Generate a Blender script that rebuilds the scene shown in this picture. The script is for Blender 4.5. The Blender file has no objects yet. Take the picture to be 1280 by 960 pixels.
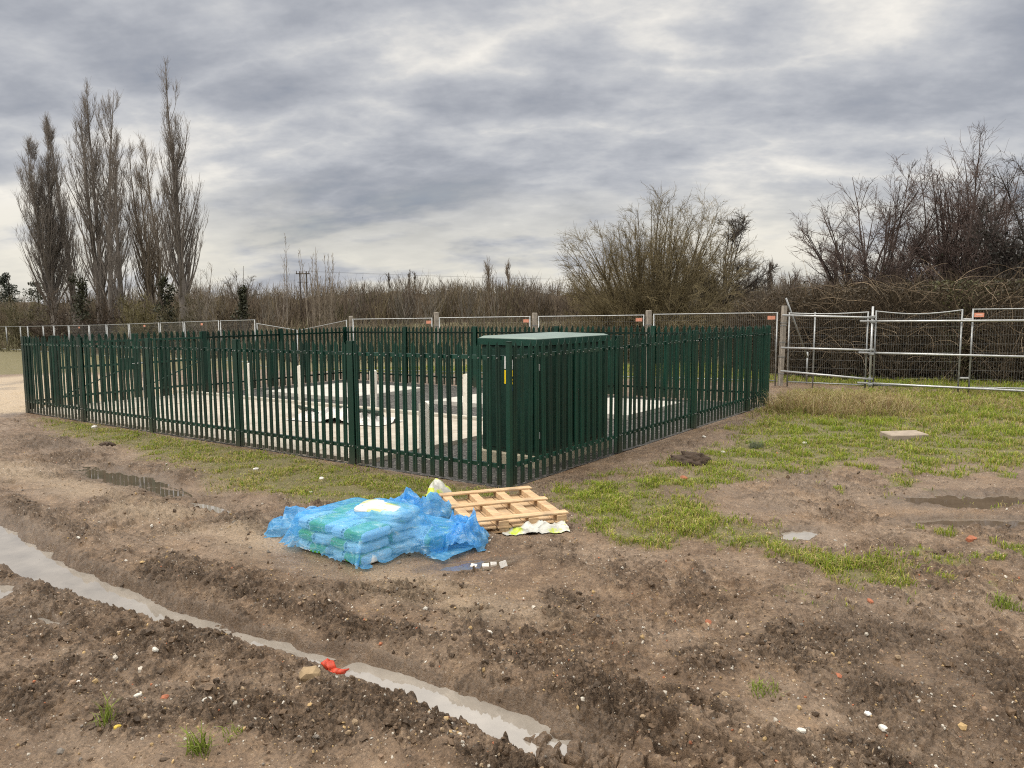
import bpy, math, random
import numpy as np
from mathutils import Matrix, Vector
RNG = np.random.default_rng(7)
random.seed(7)
SC = bpy.context.scene
COL = SC.collection
PI = math.pi

# ------------------------------------------------------------------ survey
FPX, PITCH, CAMH, ROLL = 939.8, 0.1018, 2.156, -0.0045          # camera (pixels of a 1280 wide frame)
CX, CY, TH = -0.049, 8.777, 0.6415                             # near corner of the enclosure, its bearing
LU, LV, FH = 13.75, 9.438, 1.76                                # enclosure sides, fence height
U = np.array([-math.cos(TH), math.sin(TH)])
V = np.array([math.sin(TH), math.cos(TH)])

def sst(e0, e1, x):
    t = np.clip((x - e0) / (e1 - e0), 0, 1)
    return t * t * (3 - 2 * t)

def base(x, y):
    r = np.hypot(x, y)
    t = sst(5.5, 9.5, r)
    xx = np.clip(x, -60, 22)
    yy = np.clip(y, -60, 45)
    far = -0.016 * np.clip(-xx - 12, 0, 40)
    return (0.011 * xx - 0.0084 * (yy - CY) + far) * t

def ab(x, y):
    dx, dy = x - CX, y - CY
    return dx * U[0] + dy * U[1], dx * V[0] + dy * V[1]

def xy(a, b):
    return CX + a * U[0] + b * V[0], CY + a * U[1] + b * V[1]

def G(px, py, dz=0.0):
    """the point of the ground (or dz above it) seen at a pixel of the photograph"""
    X0, Y0 = px - 640, py - 480
    cr, sr = math.cos(ROLL), math.sin(ROLL)
    X = X0 * cr + Y0 * sr
    Y = -X0 * sr + Y0 * cr
    dx, dd, dzv = X / FPX, 1.0, -Y / FPX
    c, s = math.cos(PITCH), math.sin(PITCH)
    d = (dx, dd * c + dzv * s, -dd * s + dzv * c)
    t = 1.0
    for i in range(60):
        t = (CAMH - (float(base(d[0] * t, d[1] * t)) + dz)) / (-d[2])
    return d[0] * t, d[1] * t

def AT(px, dist):
    """ground point at a bearing and a depth"""
    x = (px - 640) / FPX * dist
    return x, dist

def ZPX(py, dist, px=640):
    """height of a point at a depth that is seen at a pixel row"""
    Y = (py - 480) - (px - 640) * ROLL
    return CAMH - dist * math.tan(math.atan(Y / FPX) + PITCH)

# ------------------------------------------------------------------ noise
def _h(ix, iy, s):
    n = (ix.astype(np.int64) * 374761393 + iy.astype(np.int64) * 668265263 + s * 1274126177) & 0xffffffff
    n = ((n ^ (n >> 13)) * 1274126177) & 0xffffffff
    return ((n ^ (n >> 16)) & 0xffffff) / float(0xffffff)

def vn(x, y, s=0):
    x = np.asarray(x, float); y = np.asarray(y, float)
    ix, iy = np.floor(x), np.floor(y)
    fx, fy = x - ix, y - iy
    ix = ix.astype(np.int64); iy = iy.astype(np.int64)
    ux = fx * fx * fx * (fx * (fx * 6 - 15) + 10)
    uy = fy * fy * fy * (fy * (fy * 6 - 15) + 10)
    a = _h(ix, iy, s); b = _h(ix + 1, iy, s); c = _h(ix, iy + 1, s); d = _h(ix + 1, iy + 1, s)
    return (a + (b - a) * ux + (c - a) * uy + (a - b - c + d) * ux * uy) * 2 - 1

def fbm(x, y, octv=4, s=0, g=0.5, lac=2.03):
    r = 0; amp = 1; tot = 0
    for o in range(octv):
        r = r + amp * vn(x, y, s + o * 17)
        tot += amp; amp *= g
        x, y = (x * 0.8 - y * 0.6) * lac, (x * 0.6 + y * 0.8) * lac
    return r / tot

def worley(x, y, s=0):
    x = np.asarray(x, float); y = np.asarray(y, float)
    ix = np.floor(x).astype(np.int64); iy = np.floor(y).astype(np.int64)
    best = np.full(x.shape, 9.0)
    for i in (-1, 0, 1):
        for j in (-1, 0, 1):
            cx = ix + i; cy = iy + j
            px = cx + _h(cx, cy, s); py = cy + _h(cx, cy, s + 5)
            d = (px - x) ** 2 + (py - y) ** 2
            best = np.minimum(best, d)
    return np.sqrt(best)

def chunks(x, y, s=0):
    """broken, tilted blocks: height about -0.5..0.5 and the width of the crack around them"""
    x = np.asarray(x, float); y = np.asarray(y, float)
    ix = np.floor(x).astype(np.int64); iy = np.floor(y).astype(np.int64)
    f1 = np.full(x.shape, 9.0); f2 = np.full(x.shape, 9.0); h = np.zeros(x.shape)
    for i in (-1, 0, 1):
        for j in (-1, 0, 1):
            cx = ix + i; cy = iy + j
            dx = x - cx - _h(cx, cy, s); dy = y - cy - _h(cx, cy, s + 5)
            d = dx * dx + dy * dy
            hh = _h(cx, cy, s + 9) - .5 + (_h(cx, cy, s + 11) - .5) * 1.3 * dx + (_h(cx, cy, s + 13) - .5) * 1.3 * dy
            n = d < f1
            f2 = np.where(n, f1, np.minimum(f2, d)); h = np.where(n, hh, h); f1 = np.where(n, d, f1)
    return h, np.sqrt(f2) - np.sqrt(f1)

def poly_sd(x, y, P):
    """signed distance, positive inside"""
    P = np.asarray(P, float)
    d = np.full(x.shape, 1e9); inside = np.zeros(x.shape, bool)
    n = len(P)
    for i in range(n):
        ax, ay = P[i]; bx, by = P[(i + 1) % n]
        ex, ey = bx - ax, by - ay
        t = np.clip(((x - ax) * ex + (y - ay) * ey) / (ex * ex + ey * ey + 1e-12), 0, 1)
        d = np.minimum(d, (x - ax - t * ex) ** 2 + (y - ay - t * ey) ** 2)
        c = ((ay > y) != (by > y)) & (x < (bx - ax) * (y - ay) / (by - ay + 1e-12) + ax)
        inside ^= c
    d = np.sqrt(d)
    return np.where(inside, d, -d)

def line_d(x, y, P):
    d = np.full(x.shape, 1e9)
    for i in range(len(P) - 1):
        ax, ay = P[i]; bx, by = P[i + 1]
        ex, ey = bx - ax, by - ay
        t = np.clip(((x - ax) * ex + (y - ay) * ey) / (ex * ex + ey * ey + 1e-12), 0, 1)
        d = np.minimum(d, (x - ax - t * ex) ** 2 + (y - ay - t * ey) ** 2)
    return np.sqrt(d)

# ------------------------------------------------------------------ object helpers
def np_mesh(name, verts, faces, mat=None, smooth=False, col=None, mats=None, midx=None):
    """faces: list of (M,k) int arrays"""
    me = bpy.data.meshes.new(name)
    verts = np.ascontiguousarray(verts, dtype=np.float32)
    if not isinstance(faces, list):
        faces = [faces]
    faces = [np.asarray(f, dtype=np.int32) for f in faces if len(f)]
    me.vertices.add(len(verts)); me.vertices.foreach_set('co', verts.ravel())
    loops = np.concatenate([f.ravel() for f in faces])
    sizes = np.concatenate([np.full(len(f), f.shape[1], np.int32) for f in faces])
    starts = np.concatenate([[0], np.cumsum(sizes)[:-1]]).astype(np.int32)
    me.loops.add(len(loops)); me.loops.foreach_set('vertex_index', loops)
    me.polygons.add(len(sizes)); me.polygons.foreach_set('loop_start', starts)
    me.polygons.foreach_set('loop_total', sizes)
    me.polygons.foreach_set('use_smooth', np.full(len(sizes), smooth, bool))
    if mats:
        for m in mats: me.materials.append(m)
        if midx is not None: me.polygons.foreach_set('material_index', np.asarray(midx, np.int32))
    elif mat:
        me.materials.append(mat)
    if col is not None:
        c = np.ones((len(verts), 4), np.float32); c[:, :col.shape[1]] = col
        at = me.attributes.new('col', 'FLOAT_COLOR', 'POINT'); at.data.foreach_set('color', c.ravel())
    me.update(calc_edges=True)
    return me

def link(name, me, parent=None, loc=None, rz=0):
    o = bpy.data.objects.new(name, me); COL.objects.link(o)
    if parent is not None:
        o.parent = parent
        if loc is None:
            o.matrix_parent_inverse = parent_matrix(parent).inverted()
    if loc is not None:
        o.location = loc; o.rotation_euler = (0, 0, rz)
    return o

def parent_matrix(p):
    m = Matrix.LocRotScale(p.location, p.rotation_euler, p.scale)
    if p.parent is not None:
        m = parent_matrix(p.parent) @ p.matrix_parent_inverse @ m
    return m

def tag(o, label=None, cat=None, group=None, kind=None):
    if label: o['label'] = label
    if cat: o['category'] = cat
    if group: o['group'] = group
    if kind: o['kind'] = kind
    return o

def thing(name, loc, label, cat, group=None, rz=0):
    o = bpy.data.objects.new(name, None); COL.objects.link(o)
    o.location = loc; o.rotation_euler = (0, 0, rz); o.empty_display_size = 0.2
    return tag(o, label, cat, group)

class MB:
    """collects boxes, tubes and polygons into one mesh"""
    def __init__(self): self.v = []; self.f = []; self.m = []
    def add(self, vs, fs, mi=0):
        n = len(self.v); self.v += [tuple(map(float, p)) for p in vs]
        for f in fs: self.f.append(tuple(n + i for i in f)); self.m.append(mi)
        return self
    def box(self, c, s, R=None, mi=0, bev=0.0):
        hx, hy, hz = s[0] / 2, s[1] / 2, s[2] / 2
        if bev <= 0:
            P = [(x, y, z) for z in (-hz, hz) for y in (-hy, hy) for x in (-hx, hx)]
            F = [(0, 2, 3, 1), (4, 5, 7, 6), (0, 1, 5, 4), (2, 6, 7, 3), (0, 4, 6, 2), (1, 3, 7, 5)]
        else:
            b = min(bev, hx * .9, hy * .9, hz * .9)
            P = []
            for z in (-hz, hz):
                sz = 1 if z > 0 else -1
                for (ix, iy, oz) in ((b, b, 0), (0, 0, b)):
                    for (sx, sy) in ((-1, -1), (1, -1), (1, 1), (-1, 1)):
                        P.append((sx * (hx - ix), sy * (hy - iy), z - sz * oz))
            F = [(3, 2, 1, 0), (8, 9, 10, 11)]
            for i in range(4):
                j = (i + 1) % 4
                F += [(0 + i, 0 + j, 4 + j, 4 + i), (4 + i, 4 + j, 12 + j, 12 + i), (12 + i, 12 + j, 8 + j, 8 + i)]
        if R is not None: P = [tuple(R @ Vector(p)) for p in P]
        return self.add([(p[0] + c[0], p[1] + c[1], p[2] + c[2]) for p in P], F, mi)
    def tube(self, p0, p1, r, n=8, r1=None, mi=0, cap=True):
        p0, p1 = Vector(p0), Vector(p1); r1 = r if r1 is None else r1
        t = (p1 - p0).normalized(); a = t.orthogonal().normalized(); b = t.cross(a)
        P = []
        for p, q in ((p0, r), (p1, r1)):
            for i in range(n):
                w = 2 * PI * i / n; P.append(p + a * (q * math.cos(w)) + b * (q * math.sin(w)))
        F = [(i, (i + 1) % n, n + (i + 1) % n, n + i) for i in range(n)]
        if cap: F += [tuple(range(n))[::-1], tuple(range(n, 2 * n))]
        return self.add(P, F, mi)
    def mesh(self, name, mat, smooth=False):
        me = bpy.data.meshes.new(name); me.from_pydata(self.v, [], self.f)
        for m in (mat if isinstance(mat, (list, tuple)) else [mat]): me.materials.append(m)
        me.polygons.foreach_set('material_index', np.array(self.m, np.int32))
        me.polygons.foreach_set('use_smooth', np.full(len(self.f), smooth, bool))
        me.update(); return me
    def build(self, name, mat, parent=None, smooth=False, loc=None, rz=0):
        return link(name, self.mesh(name, mat, smooth), parent, loc, rz)

# ------------------------------------------------------------------ materials
class NT:
    def __init__(self, name):
        self.m = bpy.data.materials.new(name); self.m.use_nodes = True
        self.t = self.m.node_tree; self.t.nodes.clear()
        self.out = self.t.nodes.new('ShaderNodeOutputMaterial')
    def n(self, typ, **kw):
        nd = self.t.nodes.new(typ)
        for k, v in kw.items():
            if k.startswith('i_'):
                nd.inputs[k[2:].replace('_', ' ')].default_value = v
            else: setattr(nd, k, v)
        return nd
    def l(self, a, b): self.t.links.new(a, b)
    def val(self, sock, v):
        if hasattr(v, 'is_linked') or isinstance(v, bpy.types.NodeSocket): self.l(v, sock)
        else: sock.default_value = v
    def noise(self, vec, scale, detail=4, rough=0.55, dist=0.0):
        nd = self.n('ShaderNodeTexNoise'); nd.inputs['Scale'].default_value = scale
        nd.inputs['Detail'].default_value = detail; nd.inputs['Roughness'].default_value = rough
        nd.inputs['Distortion'].default_value = dist
        if vec is not None: self.l(vec, nd.inputs['Vector'])
        return nd.outputs['Fac']
    def ramp(self, fac, stops, interp='LINEAR'):
        nd = self.n('ShaderNodeValToRGB'); cr = nd.color_ramp; cr.interpolation = interp
        while len(cr.elements) < len(stops): cr.elements.new(0.5)
        for e, (p, c) in zip(cr.elements, stops):
            e.position = p; e.color = (c, c, c, 1) if isinstance(c, (int, float)) else (*c, 1)
        self.l(fac, nd.inputs['Fac']); return nd.outputs['Color']
    def mix(self, fac, a, b, blend='MIX'):
        nd = self.n('ShaderNodeMix', data_type='RGBA', blend_type=blend)
        for s, v in ((nd.inputs[0], fac), (nd.inputs[6], a), (nd.inputs[7], b)):
            if isinstance(v, bpy.types.NodeSocket): self.l(v, s)
            elif isinstance(v, (int, float)): s.default_value = v
            else: s.default_value = (*v, 1)
        return nd.outputs[2]
    def math(self, op, a, b=0.0, clamp=False):
        nd = self.n('ShaderNodeMath', operation=op, use_clamp=clamp)
        for s, v in ((nd.inputs[0], a), (nd.inputs[1], b)):
            if isinstance(v, bpy.types.NodeSocket): self.l(v, s)
            else: s.default_value = v
        return nd.outputs[0]
    def bump(self, h, strength, dist, normal=None):
        nd = self.n('ShaderNodeBump'); nd.inputs['Strength'].default_value = strength
        nd.inputs['Distance'].default_value = dist; self.l(h, nd.inputs['Height'])
        if normal is not None: self.l(normal, nd.inputs['Normal'])
        return nd.outputs['Normal']
    def bsdf(self, color, rough=0.6, normal=None, spec=0.5, metal=0.0, **kw):
        p = self.n('ShaderNodeBsdfPrincipled')
        self.val(p.inputs['Base Color'], color if isinstance(color, bpy.types.NodeSocket) else (*color, 1))
        self.val(p.inputs['Roughness'], rough); self.val(p.inputs['Metallic'], metal)
        p.inputs['Specular IOR Level'].default_value = spec
        if normal is not None: self.l(normal, p.inputs['Normal'])
        for k, v in kw.items(): self.val(p.inputs[k.replace('_', ' ')], v)
        self.l(p.outputs[0], self.out.inputs['Surface']); return p
    def pos(self): return self.n('ShaderNodeNewGeometry').outputs['Position']
    def obj(self): return self.n('ShaderNodeTexCoord').outputs['Object']

def simple(name, c, rough=0.6, var=0.25, scale=6, bump=0.2, bscale=60, bdist=0.004, spec=0.4, metal=0.0, dirt=None, obj=False):
    t = NT(name); p = t.obj() if obj else t.pos()
    n1 = t.noise(p, scale, 5)
    d = tuple(x * (1 - var) for x in c); e = tuple(min(1, x * (1 + var)) for x in c)
    colr = t.ramp(n1, [(0.3, d), (0.7, e)])
    if dirt:
        colr = t.mix(t.ramp(t.noise(p, scale * 2.7, 6, 0.7), [(0.5, 0.0), (0.72, 0.8)]), colr, dirt)
    nb = t.noise(p, bscale, 4)
    t.bsdf(colr, rough, t.bump(nb, bump, bdist) if bump > 0 else None, spec, metal)
    return t.m

def attr_mat(name, rough=0.8, spec=0.2, bump=0.0, bscale=80, var=0.3, scale=15, translucent=0.0):
    t = NT(name); p = t.pos()
    a = t.n('ShaderNodeAttribute', attribute_name='col').outputs['Color']
    k = t.ramp(t.noise(p, scale, 4), [(0.3, 1 - var), (0.7, 1 + var * 0.8)])
    c = t.mix(1.0, a, k, 'MULTIPLY')
    b = t.bsdf(c, rough, t.bump(t.noise(p, bscale, 4), bump, 0.006) if bump else None, spec)
    if translucent > 0:
        tr = t.n('ShaderNodeBsdfTranslucent'); t.l(c, tr.inputs['Color'])
        mx = t.n('ShaderNodeMixShader'); mx.inputs[0].default_value = translucent
        t.l(b.outputs[0], mx.inputs[1]); t.l(tr.outputs[0], mx.inputs[2]); t.l(mx.outputs[0], t.out.inputs['Surface'])
    return t.m

def paint_mat(name, c, rough=0.42, dirt=0.5):
    t = NT(name); p = t.pos()
    n1 = t.noise(p, 3.0, 5); n2 = t.noise(p, 35, 5, 0.65)
    col = t.ramp(n1, [(0.3, tuple(x * 0.8 for x in c)), (0.7, tuple(x * 1.25 for x in c))])
    oi = t.n('ShaderNodeObjectInfo'); col = t.mix(1.0, col, t.ramp(oi.outputs['Random'], [(0.0, 0.72), (1.0, 1.45)]), 'MULTIPLY')
    z = t.n('ShaderNodeSeparateXYZ'); t.l(p, z.inputs[0])
    low = t.ramp(t.math('ADD', z.outputs[2], t.math('MULTIPLY', n2, 0.25)), [(0.05, 1.0), (0.42, 0.0)])
    col = t.mix(t.math('MULTIPLY', low, dirt), col, (0.07, 0.055, 0.038))
    col = t.mix(t.ramp(n2, [(0.62, 0.0), (0.8, 0.18)]), col, (0.10, 0.12, 0.10))
    r = t.ramp(n2, [(0.3, rough - 0.08), (0.7, rough + 0.15)])
    t.bsdf(col, r, t.bump(t.noise(p, 9, 3), 0.04, 0.01), 0.38)
    return t.m

M_GREEN = paint_mat('green_powder_coat', (0.002, 0.026, 0.0165))
M_CAB = paint_mat('green_cabinet_paint', (0.002, 0.027, 0.018), 0.45, 0.35)
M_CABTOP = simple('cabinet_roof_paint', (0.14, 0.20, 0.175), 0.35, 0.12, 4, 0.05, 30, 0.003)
M_ZINC = simple('bolt_zinc', (0.42, 0.43, 0.43), 0.35, 0.2, 20, 0, metal=0.7)
M_GALV = simple('galvanised_steel', (0.33, 0.345, 0.35), 0.42, 0.22, 9, 0.1, 60, 0.002, metal=0.55, dirt=(0.18, 0.17, 0.15))
M_WIRE = simple('mesh_wire', (0.30, 0.31, 0.31), 0.5, 0.2, 9, 0, metal=0.4)
M_TIMB = simple('weathered_timber_post', (0.30, 0.27, 0.23), 0.85, 0.3, 8, 0.4, 40, 0.006)
M_PALLET = None
M_CONC = simple('concrete', (0.46, 0.43, 0.37), 0.85, 0.2, 2.5, 0.3, 70, 0.004, dirt=(0.26, 0.22, 0.17))
M_SLAB = simple('pale_concrete', (0.44, 0.425, 0.39), 0.8, 0.14, 2.0, 0.25, 60, 0.003, dirt=(0.42, 0.39, 0.34))
M_BOLL = simple('white_concrete', (0.66, 0.64, 0.58), 0.75, 0.12, 7, 0.2, 60, 0.003, dirt=(0.48, 0.44, 0.38))
M_TAN = simple('tan_concrete_path', (0.40, 0.365, 0.31), 0.85, 0.2, 1.6, 0.3, 50, 0.004, dirt=(0.27, 0.21, 0.15))
M_YEL = simple('yellow_sign', (0.80, 0.58, 0.01), 0.4, 0.06, 9, 0)
M_BLACK = simple('black_print', (0.012, 0.012, 0.012), 0.5, 0.1, 9, 0)
M_WHITE = simple('white_plate', (0.62, 0.62, 0.60), 0.45, 0.08, 9, 0)
M_ORANGE = simple('orange_tag', (0.70, 0.30, 0.20), 0.5, 0.12, 12, 0)
M_POLE = simple('creosote_pole', (0.06, 0.05, 0.042), 0.9, 0.3, 5, 0)

def wood_mat():
    t = NT('fresh_pine'); o = t.obj()
    mp = t.n('ShaderNodeMapping'); mp.inputs['Scale'].default_value = (1.2, 22, 22); t.l(o, mp.inputs['Vector'])
    g = t.noise(mp.outputs[0], 2.2, 6, 0.6, 0.6)
    c = t.ramp(g, [(0.25, (0.33, 0.20, 0.10)), (0.5, (0.52, 0.36, 0.21)), (0.8, (0.64, 0.48, 0.31))])
    c = t.mix(t.ramp(t.noise(o, 5, 5), [(0.48, 0.0), (0.75, 0.75)]), c, (0.22, 0.17, 0.12))
    t.bsdf(c, 0.75, t.bump(g, 0.25, 0.004), 0.3); return t.m
M_PALLET = wood_mat()

def ground_mat():
    t = NT('wet_mud_ground'); p = t.pos()
    at = t.n('ShaderNodeAttribute', attribute_name='mask')
    sep = t.n('ShaderNodeSeparateColor'); t.l(at.outputs['Color'], sep.inputs[0])
    clod, grass, sand = sep.outputs[0], sep.outputs[1], sep.outputs[2]
    wet = at.outputs['Alpha']
    n_big = t.noise(p, 0.9, 5, 0.6, 0.3); n_mid = t.noise(p, 7, 9, 0.72); n_fine = t.noise(p, 55, 5, 0.7)
    mud = t.ramp(n_mid, [(0.32, (0.070, 0.042, 0.023)), (0.45, (0.125, 0.078, 0.045)), (0.55, (0.168, 0.109, 0.065)), (0.68, (0.28, 0.196, 0.124))])
    mud = t.mix(t.ramp(n_big, [(0.42, 0.0), (0.64, 0.7)]), mud, (0.250, 0.185, 0.131))
    mud = t.mix(t.ramp(t.noise(p, 1.7, 4, 0.6), [(0.53, 0.0), (0.72, 0.6)]), mud, (0.24, 0.150, 0.080))
    cl = t.math('MULTIPLY', clod, t.ramp(n_fine, [(0.25, 1.15), (0.75, 0.75)]), True)
    mud = t.mix(t.math('MULTIPLY', cl, 0.88), mud, t.ramp(n_fine, [(0.3, (0.030, 0.018, 0.010)), (0.7, (0.085, 0.055, 0.032))]))
    mud = t.mix(sand, mud, (0.36, 0.28, 0.19))
    gr = t.ramp(n_mid, [(0.3, (0.075, 0.068, 0.024)), (0.55, (0.115, 0.105, 0.032)), (0.75, (0.17, 0.125, 0.065))])
    mud = t.mix(t.math('MULTIPLY', grass, 0.85), mud, gr)
    mud = t.mix(t.math('MULTIPLY', wet, 0.68), mud, (0.080, 0.054, 0.034))
    k = t.ramp(n_fine, [(0.28, 0.45), (0.5, 1.0), (0.74, 1.55)])
    mud = t.mix(0.9, mud, k, 'MULTIPLY')
    vo = t.n('ShaderNodeTexVoronoi', feature='F1'); vo.inputs['Scale'].default_value = 62; t.l(p, vo.inputs['Vector'])
    sc = t.n('ShaderNodeSeparateColor'); t.l(vo.outputs['Color'], sc.inputs[0])
    speck = t.math('MULTIPLY', t.math('GREATER_THAN', sc.outputs[0], 0.93), t.math('LESS_THAN', vo.outputs['Distance'], 0.33))
    speck = t.math('MULTIPLY', speck, t.math('SUBTRACT', 1.0, wet, True))
    mud = t.mix(t.math('MULTIPLY', speck, 0.75), mud, t.mix(sc.outputs[1], (0.22, 0.15, 0.09), (0.50, 0.45, 0.38)))
    rough = t.math('SUBTRACT', t.ramp(n_mid, [(0.35, 0.62), (0.62, 0.30)]), t.math('MULTIPLY', wet, 0.22), True)
    rough = t.math('ADD', rough, t.math('MULTIPLY', t.math('MAXIMUM', grass, clod), 0.22), True)
    hgt = t.math('ADD', t.math('MULTIPLY', t.noise(p, 26, 6, 0.7), 1.0), t.math('MULTIPLY', t.noise(p, 130, 4, 0.7), 0.35))
    hgt = t.math('MULTIPLY', hgt, t.math('SUBTRACT', 1.0, t.math('MULTIPLY', wet, 0.5)))
    t.bsdf(mud, rough, t.bump(hgt, 0.75, 0.028), 0.42)
    return t.m
M_GROUND = ground_mat()

def gravel_mat():
    t = NT('dark_gravel'); p = t.pos()
    vo = t.n('ShaderNodeTexVoronoi'); vo.inputs['Scale'].default_value = 26; t.l(p, vo.inputs['Vector'])
    sc = t.n('ShaderNodeSeparateColor'); t.l(vo.outputs['Color'], sc.inputs[0])
    c = t.ramp(sc.outputs[0], [(0.0, (0.045, 0.042, 0.038)), (0.6, (0.10, 0.094, 0.086)), (1.0, (0.22, 0.21, 0.19))])
    c = t.mix(t.ramp(vo.outputs['Distance'], [(0.25, 0.0), (0.65, 0.8)]), c, (0.02, 0.019, 0.017))
    t.bsdf(c, 0.7, t.bump(t.math('SUBTRACT', 1.0, vo.outputs['Distance']), 0.8, 0.03), 0.35); return t.m
M_GRAVEL = gravel_mat()

def water_mat(name, silt, rough=0.035):
    t = NT(name); p = t.pos()
    c = t.ramp(t.noise(p, 3.5, 5, 0.65), [(0.3, tuple(x * 0.8 for x in silt)), (0.7, tuple(min(1, x * 1.2) for x in silt))])
    nb = t.noise(p, 9, 2)
    t.bsdf(c, rough, t.bump(nb, 0.015, 0.01), 1.0, IOR=1.85); return t.m
M_WATER = water_mat('silty_puddle_water', (0.25, 0.225, 0.195))
M_WATER2 = water_mat('brown_puddle_water', (0.11, 0.083, 0.058))
M_WATER3 = water_mat('clear_puddle_water', (0.085, 0.066, 0.045), 0.02)

def film_mat():
    t = NT('blue_polythene'); p = t.pos()
    mp = t.n('ShaderNodeMapping'); mp.inputs['Rotation'].default_value = (0, 0, 0.75); mp.inputs['Scale'].default_value = (3, 6, 9); t.l(p, mp.inputs['Vector'])
    w = t.noise(mp.outputs[0], 2.2, 5, 0.6, 0.8); w2 = t.noise(p, 24, 4, 0.6, 0.5)
    nrm = t.bump(t.math('ADD', w, t.math('MULTIPLY', w2, 0.4)), 0.55, 0.03)
    pr = t.n('ShaderNodeBsdfPrincipled')
    colr = t.ramp(w, [(0.3, (0.06, 0.36, 0.80)), (0.55, (0.16, 0.52, 0.89)), (0.76, (0.66, 0.85, 0.95))])
    t.l(colr, pr.inputs['Base Color']); pr.inputs['Roughness'].default_value = 0.15
    pr.inputs['Specular IOR Level'].default_value = 0.7; t.l(nrm, pr.inputs['Normal'])
    tl = t.n('ShaderNodeBsdfTranslucent'); tl.inputs['Color'].default_value = (0.12, 0.50, 0.95, 1); t.l(nrm, tl.inputs['Normal'])
    m0 = t.n('ShaderNodeMixShader'); m0.inputs[0].default_value = 0.38; t.l(pr.outputs[0], m0.inputs[1]); t.l(tl.outputs[0], m0.inputs[2])
    tr = t.n('ShaderNodeBsdfTransparent'); tr.inputs['Color'].default_value = (0.70, 0.88, 1.0, 1)
    mx = t.n('ShaderNodeMixShader')
    sz = t.n('ShaderNodeSeparateXYZ'); t.l(t.n('ShaderNodeNewGeometry').outputs['Normal'], sz.inputs[0])
    flat = t.ramp(t.math('ABSOLUTE', sz.outputs[2]), [(0.2, 1.0), (0.85, 0.75)])
    t.l(t.math('MULTIPLY', t.ramp(w, [(0.3, 0.62), (0.75, 0.36)]), flat), mx.inputs[0])
    t.l(m0.outputs[0], mx.inputs[1]); t.l(tr.outputs[0], mx.inputs[2]); t.l(mx.outputs[0], t.out.inputs['Surface'])
    return t.m
M_FILM = film_mat()

def bag_mat():
    t = NT('printed_bag'); tc = t.n('ShaderNodeTexCoord'); g = tc.outputs['Generated']
    s = t.n('ShaderNodeSeparateXYZ'); t.l(g, s.inputs[0])
    n = t.noise(tc.outputs['Object'], 9, 4)
    x = t.math('ADD', s.outputs[0], t.math('MULTIPLY', n, 0.06))
    band = t.math('MULTIPLY', t.math('GREATER_THAN', x, 0.50), t.math('LESS_THAN', x, 0.93))
    text = t.math('MULTIPLY', t.math('GREATER_THAN', x, 0.40), t.math('LESS_THAN', x, 0.48))
    text = t.math('MULTIPLY', text, t.math('GREATER_THAN', t.noise(tc.outputs['Object'], 60, 2), 0.5))
    c = t.mix(band, (0.86, 0.87, 0.86), t.ramp(n, [(0.3, (0.10, 0.42, 0.05)), (0.7, (0.30, 0.62, 0.08))]))
    c = t.mix(text, c, (0.04, 0.05, 0.08))
    t.bsdf(c, 0.45, t.bump(t.noise(tc.outputs['Object'], 18, 4), 0.4, 0.01), 0.4); return t.m
M_BAG = bag_mat()

def trash_mat(name, a, b):
    t = NT(name); p = t.pos()
    n = t.noise(p, 5.5, 3, 0.5)
    c = t.ramp(n, [(0.555, a), (0.60, b)])
    c = t.mix(t.ramp(t.noise(p, 24, 4), [(0.55, 0), (0.75, 0.7)]), c, (0.35, 0.32, 0.27))
    t.bsdf(c, 0.3, t.bump(t.noise(p, 30, 4), 0.4, 0.01), 0.5); return t.m
M_TRASH = trash_mat('lime_and_white_wrapper', (0.50, 0.50, 0.46), (0.48, 0.58, 0.06))
M_SHEET = simple('white_polythene', (0.58, 0.56, 0.54), 0.35, 0.1, 6, 0.4, 30, 0.01, dirt=(0.55, 0.50, 0.46))
M_RED = simple('red_rubber', (0.50, 0.05, 0.022), 0.45, 0.3, 30, 0.4, 60, 0.004, dirt=(0.20, 0.08, 0.04))
M_BRICK = simple('broken_brick', (0.30, 0.105, 0.055), 0.9, 0.3, 30, 0.5, 90, 0.004, dirt=(0.19, 0.12, 0.075))
M_TILE = simple('pale_tile', (0.62, 0.60, 0.57), 0.4, 0.1, 20, 0.1, dirt=(0.35, 0.29, 0.22))
M_STONE = attr_mat('stone_chips', 0.75, 0.4, 0.4, 120, 0.25, 60)
M_CLOD = attr_mat('mud_clods', 0.62, 0.4, 0.7, 90, 0.35, 45)
M_GRASS = attr_mat('grass_blades', 0.55, 0.3, 0, 80, 0.25, 5, 0.35)
M_TWIG = attr_mat('bare_twigs', 0.85, 0.2, 0, 80, 0.2, 2)
M_LEAF = attr_mat('dark_leaves', 0.55, 0.35, 0, 80, 0.3, 4, 0.2)

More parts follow.
